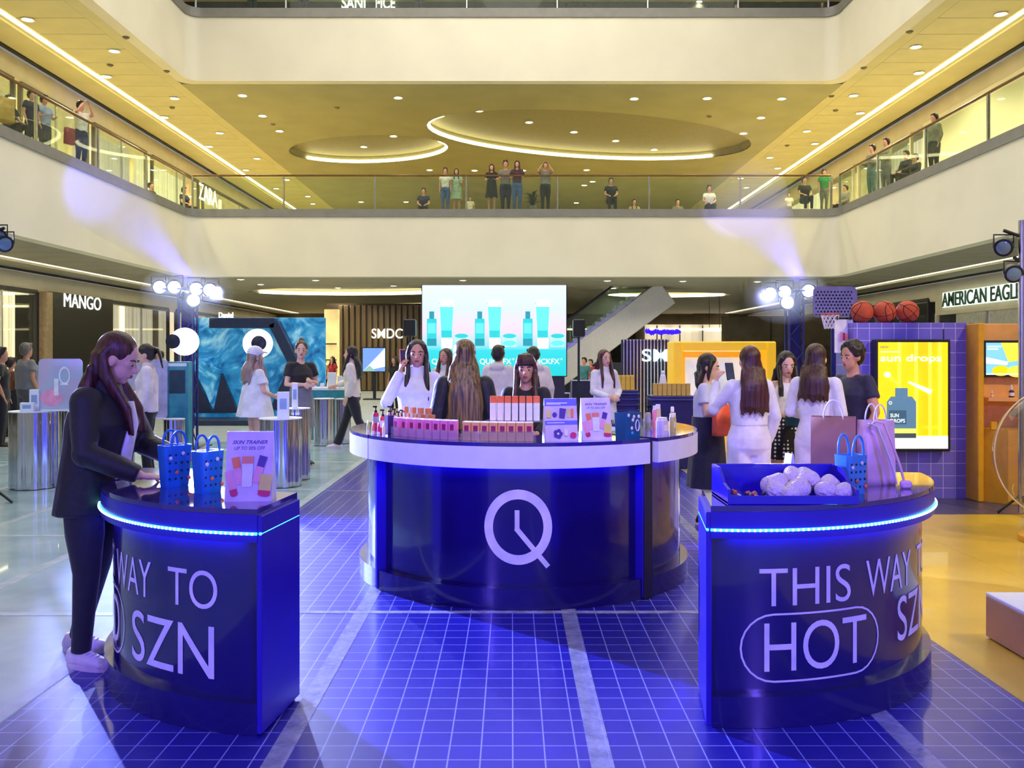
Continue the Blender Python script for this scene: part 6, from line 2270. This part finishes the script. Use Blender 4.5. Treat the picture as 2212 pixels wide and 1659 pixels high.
for k in range(12):
    a, a2 = 2 * PI * k / 12, 2 * PI * (k + 1) / 12
    for s_ in (a, a2):
        o_ = a2 if s_ == a else a
        nt_.tube([(-.1 + .1 * math.cos(s_), -.13 + .1 * math.sin(s_), h0.z + .03), (-.1 + .08 * math.cos(o_), -.13 + .08 * math.sin(o_), h0.z - .05), (-.1 + .06 * math.cos(s_), -.13 + .06 * math.sin(s_), h0.z - .13)], .0045, 5)
nt_.build('net', M_cord, t, 60)
MB().tube([(.0, .05, .02), (.0, .05, h0.z + H_ * .6)], .03, 8).build('hoop_post', M_truss, t, 60)
MB().box((0, .05, .02), (.5, .4, .04), ch=.01).build('hoop_base', M_can, t, 0)
# hanging printed towel clipped beside the wall
p0, p1 = P(1803, 762, 9.55), P(1842, 690, 9.55)
t = thing('hanging_shirt', 'white cloth with a pink print clipped beside the grid wall', 'cloth', (p0.x, 9.55, 0))
rings = []
for k in range(9):
    f = k / 8
    rings.append([V((f * (p1.x - p0.x), .012 * math.sin(f * 9), z)) for z in (p0.z, (p0.z + p1.z) / 2, p1.z)] + [V((f * (p1.x - p0.x), .012 * math.sin(f * 9) + .008, z)) for z in (p1.z, p0.z)])
MB().loft(rings).build('cloth', W_shirt, t, 40)
pr = Print(face_frame((.03, -.016, p0.z + .12), (1, 0, 0), (0, 0, 1)))
for k, m in enumerate((M_pinkp, M_magenta, M_coral, M_magenta)):
    pr.rect(.02 + .03 * k, .0 + .01 * (k % 2), .045 + .03 * k, .1 - .01 * (k % 3), m)
pr.build('pink_print', t)
MB().tube([(p1.x - p0.x + .01, .02, .01), (p1.x - p0.x + .01, .02, p1.z + .03)], .008, 6).build('rail', M_chrome, t, 60)
for f in (.15, .85):
    MB().box((f * (p1.x - p0.x), 0, p1.z + .015), (.012, .02, .04), ch=.002).build('clip', M_black, t, 0)

# ------------------------------------------------------------------ orange booth at the right edge
Yo = 9.3
o0 = P(2097, 698, Yo)
M_or = mat('orange_lacquer', (244, 178, 100), 0.45, var=0.03)
M_or2 = mat('amber_lacquer', (226, 166, 30), 0.45, var=0.03)
t = thing('orange_booth', 'orange booth wall with a shelf and lower blocks at the right edge', 'booth', (o0.x, Yo, 0))
zt = o0.z
MB().box((1.3, .3, zt / 2), (2.6, .3, zt), ch=.008).build('booth_wall', M_or, t, 0)
MB().box((.03, .1, zt / 2), (.06, .5, zt - .01), ch=.008).build('booth_edge', M_or2, t, 0)
zs = P(0, 862, Yo - .1).z
MB().prism([(.08, .15), (.12, -.12), (.3, -.2), (2.4, -.2), (2.4, .15)], zs - .02, zs + .015).build('wall_shelf', M_or, t, 0)
zl = P(0, 930, Yo - .3).z
MB().prism([(.06, .16), (.06, -.1), (.22, -.3), (.5, -.3), (.62, -.1), (.62, .16)], 0.006, zl).build('lower_block', M_or2, t, 0)
MB().prism([(.66, .16), (.66, -.1), (.9, -.42), (2.3, -.42), (2.4, .16)], 0.006, zl + .14).build('lower_block', M_or2, t, 0)
v0, v1 = P(2128, 815, Yo), P(2128, 735, Yo)
wv = .85
tv = thing('booth_screen', 'small lit screen with yellow and blue picture on the orange booth', 'screen', (v0.x + wv / 2, Yo + .1, 0))
MB().box((0, 0, (v0.z + v1.z) / 2), (wv, .08, v1.z - v0.z), ch=.006).build('bezel', M_can, tv, 0)
w, h = wv - .08, v1.z - v0.z - .05
pr = Print(face_frame((-w / 2, -.041, v0.z + .025), (1, 0, 0), (0, 0, 1)))
pr.rect(0, 0, w, h, glow('booth_screen_blue', (110, 176, 206), .9))
pr.poly([(0, h * .35), (0, h * .55), (w * .3, h * .4), (w * .28, h * .3)], E3)
pr.poly([(w * .2, h), (w * .5, h), (w * .45, h * .45), (w * .3, h * .4)], Yd)
pr.oval(w * .2, h * .12, w * .12, h * .16, Yw)
pr.oval(w * .42, h * .1, w * .14, h * .18, Yd)
pr.rect(w * .02, h * .86, w * .2, h * .9, E3)
pr.rect(w * .02, h * .78, w * .16, h * .82, E3)
pr.rect(0, 0, w, h * .04, Wh)
pr.build('screen_picture', tv)
for px, nm in ((2185, 'white dropper bottle on the orange booth shelf'), (2143, 'tiny amber vial on the orange booth shelf')):
    q = P(px, 855, Yo - .05)
    t = thing('dropper_bottle', nm, 'bottle', (q.x, Yo - .05, zs + .015))
    sc_ = 1.0 if px > 2150 else .55
    MB().lathe([(.024 * sc_, 0), (.026 * sc_, .004), (.026 * sc_, .06 * sc_), (.01 * sc_, .075 * sc_)], n=14).build('bottle_body', col('dark_vial', 60, 46, 40) if px > 2150 else M_or2, t, 40)
    MB().lathe([(.012 * sc_, .075 * sc_), (.012 * sc_, .1 * sc_), (.006 * sc_, .13 * sc_)], n=10).build('dropper', M_cardw, t, 40)
    MB().lathe([(.0265 * sc_, .015 * sc_), (.0265 * sc_, .05 * sc_)], n=14, cap=False).build('label', M_cardw, t, 40)
for px, py, nm in ((2148, 915, 'small amber carton on the lower orange block'), (2180, 912, 'small dark carton on the lower orange block')):
    q = P(px, py, Yo - .2)
    o = MB().box((0, 0, .04), (.06, .04, .08), ch=.003).build('carton', M_or2 if px < 2160 else col('umber_carton', 90, 66, 40), None, 0, (q.x, Yo - .18 if px < 2160 else Yo - .3, zl if px < 2160 else zl + .14))
    tag(o, nm, 'carton')

# clear bubble chair-like dome at the right edge
Yd_ = 7.2
t = thing('bubble_dome', 'clear round bubble with a thin pale rim at the right edge', 'dome', (at_px(2290, Yd_)[0], Yd_, 0))
bz, br = .72, .52
MB().ball((0, 0, bz), (br, br * .6, br), 36, 24).build('bubble_shell', glass_mat('bubble_clear', (244, 240, 226), .04), t, 60)
MB().tube([(br * 1.01 * math.cos(2 * PI * k / 48), 0, bz + br * 1.01 * math.sin(2 * PI * k / 48)) for k in range(49)], .006, 8).build('rim_ring', col('pale_gold_rim', 236, 220, 160, rough=0.2), t, 60)
MB().ball((.05, 0, bz - .05), (.3, .14, .38), 24, 16).build('amber_core', mat('amber_core', (104, 72, 40), 0.12, coat=0.6), t, 60)
MB().lathe([(.3, .006), (.3, .05), (.1, .1), (.08, bz - br + .03)], n=24).build('dome_base', M_or2, t, 40)
# low box at the right edge
q = P(2129, 1378, 4.78)
zt = P(0, 1279, 4.78).z
t = thing('low_plinth', 'low tan box plinth with a white top at the right edge', 'plinth', (q.x, 4.78, 0))
MB().box((.45, -.34, (zt - .02) / 2 + .006), (.9, .68, zt - .03), ch=.004).build('plinth_body', col('tan_board', 196, 150, 104, var=0.02), t, 0)
MB().box((.45, -.34, zt - .01), (.9, .68, .02), ch=.004).build('plinth_top', M_whitebox, t, 0)

# ------------------------------------------------------------------ small people on the galleries and far behind
def tone(name, *rgb):
    return mat('cloth_' + name, rgb, 0.8, var=0.1, scale=8)


def onlooker(label, x, Y, floor_z, head_y, face, top, bottom, hair='short', hair_m=None, pants='pants', sleeve='short', pose=None, lean=0.0, group=None):
    px_ = CXP + x / Y * FPX
    zt_ = EYE + (HYP - head_y) * Y / FPX
    h_ = max(.75, min(1.85, zt_ - floor_z))
    if h_ < 1.3 and floor_z > 1:       # low heads: seated people (or small children) a little further from the edge
        child = 'child' in label
        top_z = floor_z + (1.12 if child else 1.19)
        Y = (top_z - EYE) * FPX / (HYP - head_y)
        x = (px_ - CXP) * Y / FPX
        h_ = 1.12 if child else 1.62
        if not child:
            pose = {k: (p_[0], p_[1] + (.0), p_[2] - .43) for k, p_ in BASE.items() if k[:2] not in ('kn', 'an')}
            for sd, sg in (('R', 1), ('L', -1)):
                pose['kn' + sd] = (sg * .1, .42, .46)
                pose['an' + sd] = (sg * .1, .40, .075)
                pose['el' + sd] = (sg * .2, .06, .64)
                pose['wr' + sd] = (sg * .1, .28, .56)
    person(label, (x, Y), face, h_, hair=hair, hair_m=hair_m, top='shirt', top_m=top, sleeve=sleeve, bottom=pants, bottom_m=bottom, hem=.5 if pants != 'pants' else 0, detail=0, z0=floor_z, pose=pose, lean=lean, shoe_m=None, group=group, loose=1.1)


ARMS = dict(elR=(.2, .06, 1.06), wrR=(.12, .24, 1.08), elL=(-.2, .06, 1.06), wrL=(-.12, .24, 1.08))
CAMERA_ARMS = dict(elR=(.24, .12, 1.3), wrR=(.1, .16, 1.5), elL=(-.24, .12, 1.3), wrL=(-.1, .16, 1.5))
Z2 = 6.17
K, Wt, Gy, Bu, Nv, Gn, Rd, Tn = tone('black', 28, 26, 30), tone('white', 222, 216, 200), tone('grey', 120, 116, 110), tone('blue', 70, 96, 150), tone('navy', 34, 36, 66), tone('green', 24, 130, 60), tone('red', 170, 40, 44), tone('tan', 176, 150, 104)
front = [(962, 362, 'boy in pale tee and blue shorts at the far second floor railing', 29.7, Wt, Bu, 'short', 'pants', None), (986, 364, 'woman in pale green dress beside the boy at the far railing', 29.8, tone('mint', 160, 180, 150), tone('mint', 160, 180, 150), 'long', 'skirt', ARMS),
         (1062, 355, 'woman in black cape top leaning on the far railing', 29.6, K, K, 'long', 'skirt', ARMS), (1092, 339, 'tall man in dark shirt behind the woman in black at the far railing', 30.3, Gy, Nv, 'short', 'pants', ARMS),
         (1117, 347, 'woman with long dark hair and blue jeans at the middle post of the far railing', 29.6, tone('plum', 70, 40, 50), Bu, 'long', 'pants', ARMS), (1178, 350, 'man in grey tee and black trousers holding up a phone at the far railing', 29.7, Gy, K, 'short', 'pants', CAMERA_ARMS),
         (1320, 384, 'person in dark clothes behind the right post of the far railing', 30.4, K, K, 'short', 'pants', None), (1532, 400, 'person in striped pale shirt at the far railing', 29.8, Wt, K, 'short', 'pants', ARMS),
         (1738, 382, 'man in black leaning on the railing near the right corner', 29.7, K, Nv, 'short', 'pants', ARMS), (1780, 366, 'woman in green top in the right corner of the far railing', 29.6, Gn, Gy, 'short', 'pants', None),
         (1704, 416, 'child in white shirt bending at the railing near the right corner', 29.7, Wt, Gy, 'short', 'pants', ARMS), (1016, 424, 'small child in white behind the glass of the far railing', 29.7, Wt, Gy, 'short', 'pants', None),
         (915, 406, 'person in dark blue sitting behind the glass left of the boy', 29.8, Nv, K, 'short', 'pants', None), (1370, 430, 'low seated person with dark hair behind the far glass', 30.2, Tn, K, 'long', 'pants', None), (1464, 430, 'low seated person right of the middle behind the far glass', 30.2, Gy, K, 'short', 'pants', None)]
for px, hy, lb, Y, tm_, bm_, hr_, pt, ps in front:
    onlooker(lb, at_px(px, Y)[0], Y, Z2, hy, 180, tm_, bm_, hr_, None, pt, 'short', ps)
left = [(20, 205, 20.3, 'seated person in dark top at the left gallery railing', K, K, None), (68, 195, 21.3, 'man in navy shirt at the left gallery railing', Nv, K, None), (96, 205, 21.9, 'man in pale blue tee looking down at the left gallery railing', tone('pale_blue', 150, 164, 200), Nv, ARMS),
        (175, 217, 22.9, 'woman in white top with both arms raised to her camera on the left gallery', Wt, Nv, CAMERA_ARMS), (326, 394, 27.3, 'low seated person behind the left gallery glass', Nv, K, None), (398, 404, 29.6, 'crouching person in the left corner of the gallery', Nv, K, None)]
for px, hy, Y, lb, tm_, bm_, ps in left:
    onlooker(lb, at_px(px, Y)[0], Y, Z2, hy, -110, tm_, bm_, 'short', None, 'pants', 'short', ps)
right = [(1884, 312, 27.5, 'person in pale tee with a bag at the right gallery railing', Gy, tone('teal_grey', 90, 120, 120), ARMS), (1914, 298, 26.5, 'man in grey shirt leaning on the right gallery railing', tone('olive', 130, 126, 96), Gy, ARMS), (2018, 245, 23.8, 'man in olive long shirt standing at the right gallery railing', tone('olive', 130, 126, 96), K, None),
         (1957, 325, 24.9, 'seated person in black behind the right gallery glass', K, K, None), (1977, 332, 24.2, 'second seated person in black behind the right gallery glass', K, K, None), (1826, 399, 29.4, 'low seated person in grey in the right corner behind the glass', Gy, K, None)]
for px, hy, Y, lb, tm_, bm_, ps in right:
    onlooker(lb, at_px(px, Y)[0], Y, Z2, hy, 110, tm_, bm_, 'short', None, 'pants', 'long', ps)
for px, hy, lb, tm_ in ((545, -60, 'person in black on the third floor above the left fascia', K), (655, -70, 'person in grey on the third floor left of the shop sign', Gy), (905, -60, 'person in tan on the third floor near the middle', Tn), (1590, 8, 'seated person on the third floor right of the middle', K), (1776, 4, 'child in brown at the right end of the third floor railing', tone('brown', 110, 70, 50))):
    onlooker(lb, at_px(px, 29.9)[0], 29.9, 12.62, hy, 180, tm_, K)
ground = [(718, 770, 31.0, 'distant woman in red beside the lit shop bay', Rd, K, 'long'), (852, 770, 24.0, 'distant woman with dark hair left of the phone woman', K, K, 'long'), (1262, 772, 26.0, 'distant person in teal and red beside the right loudspeaker', tone('teal', 60, 120, 130), K, 'short'),
          (1276, 776, 28.0, 'distant person in red behind the white dress woman', Rd, K, 'short'), (1496, 803, 15.2, 'short visitor in a black cap behind the navy skirt woman', K, K, 'short'), (1690, 772, 17.0, 'distant visitor in dark blue behind the polka dot skirt woman', Nv, K, 'short'),
          (345, 758, 22.0, 'distant visitor in grey behind the ponytail woman', Gy, K, 'short'), (700, 775, 33.0, 'distant visitor in tan beside the lit shop bay', Tn, K, 'short')]
for px, hy, Y, lb, tm_, bm_, hr_ in ground:
    onlooker(lb, at_px(px, Y)[0], Y, 0.0, hy, 180 - 30, tm_, bm_, hr_)
# indoor plant on the gallery beside the man with the phone
t = thing('potted_plant', 'leafy potted plant behind the far second floor glass', 'plant', (at_px(1150, 30.2)[0], 30.2, Z2))
MB().lathe([(.12, 0), (.16, .02), (.18, .3), (.16, .3)], n=16).build('pot', Gy, t, 40)
for k in range(12):
    a = 2.4 * k
    l = .3 + .05 * (k % 4)
    MB().tube([(0, 0, .28), (.15 * math.cos(a), .15 * math.sin(a), .45 + .03 * k), (l * math.cos(a), l * math.sin(a), .42 + .035 * k)], [.012, .06, .006], 6, flat=.25).build('leaf', mat('plant_green', (50, 70, 36), 0.5), t, 60)
# yellow shopping bag held over the left gallery rail
paper_bag('large mustard yellow bag beside the seated person on the left gallery', (at_px(12, 20.0)[0], 19.9, Z2 + .45), D(60), .42, .2, .55, col('mustard_bag', 190, 150, 50), M_cord, .1)
paper_bag('red shopping bag beside the woman with raised arms on the left gallery', (at_px(150, 22.2)[0], 22.2, Z2 + .5), D(70), .25, .12, .4, col('red_bag', 150, 40, 60), M_cord, .1)

# ------------------------------------------------------------------ hazy air in the beams of the trusses
def haze_mat(name, density):
    m = bpy.data.materials.new(name)
    m.use_nodes = True
    nt = m.node_tree
    nt.nodes.clear()
    out = nt.nodes.new('ShaderNodeOutputMaterial')
    vol = nt.nodes.new('ShaderNodeVolumeScatter')
    vol.inputs['Color'].default_value = (0.8, 0.85, 1.0, 1)
    vol.inputs['Density'].default_value = density
    vol.inputs['Anisotropy'].default_value = 0.25
    nt.links.new(vol.outputs[0], out.inputs['Volume'])
    return m


def haze_beam(label, p0, p1, r0, r1, density):
    mb = MB()
    p0, p1 = V(p0), V(p1)
    mb.tube([p0, p0.lerp(p1, .33), p0.lerp(p1, .66), p1], [r0, r0 + (r1 - r0) * .33, r0 + (r1 - r0) * .66, r1], 24)
    o = mb.build('light_haze', haze_mat('beam_haze', density), None, 60)
    tag(o, label, 'haze', kind='stuff')
    return o


haze_beam('blue hazy light beam rising from the left truss to the left gallery', (-5.25, 14.75, 2.72), (-9.5, 21.1, 5.25), .12, .95, .09)
haze_beam('blue hazy light beam rising from the right truss to the far gallery', (4.72, 14.75, 2.72), (7.1, 27.3, 6.35), .12, 1.2, .06)


def haze_bloom(label, c, r, density):  # scattering ball added so the lamp lenses seem to bloom
    o = MB().ball(c, r, 24, 16).build('light_haze', haze_mat('bloom_haze', density), None, 60)
    tag(o, label, 'haze', kind='stuff')


haze_bloom('added haze ball giving the left truss lamps a blue bloom', P(405, 634, 14.3), (.75, .42, .5), .16)
haze_bloom('added haze ball giving the right truss lamps a blue bloom', P(1700, 640, 14.3), (.7, .42, .45), .16)
finish_blobs()
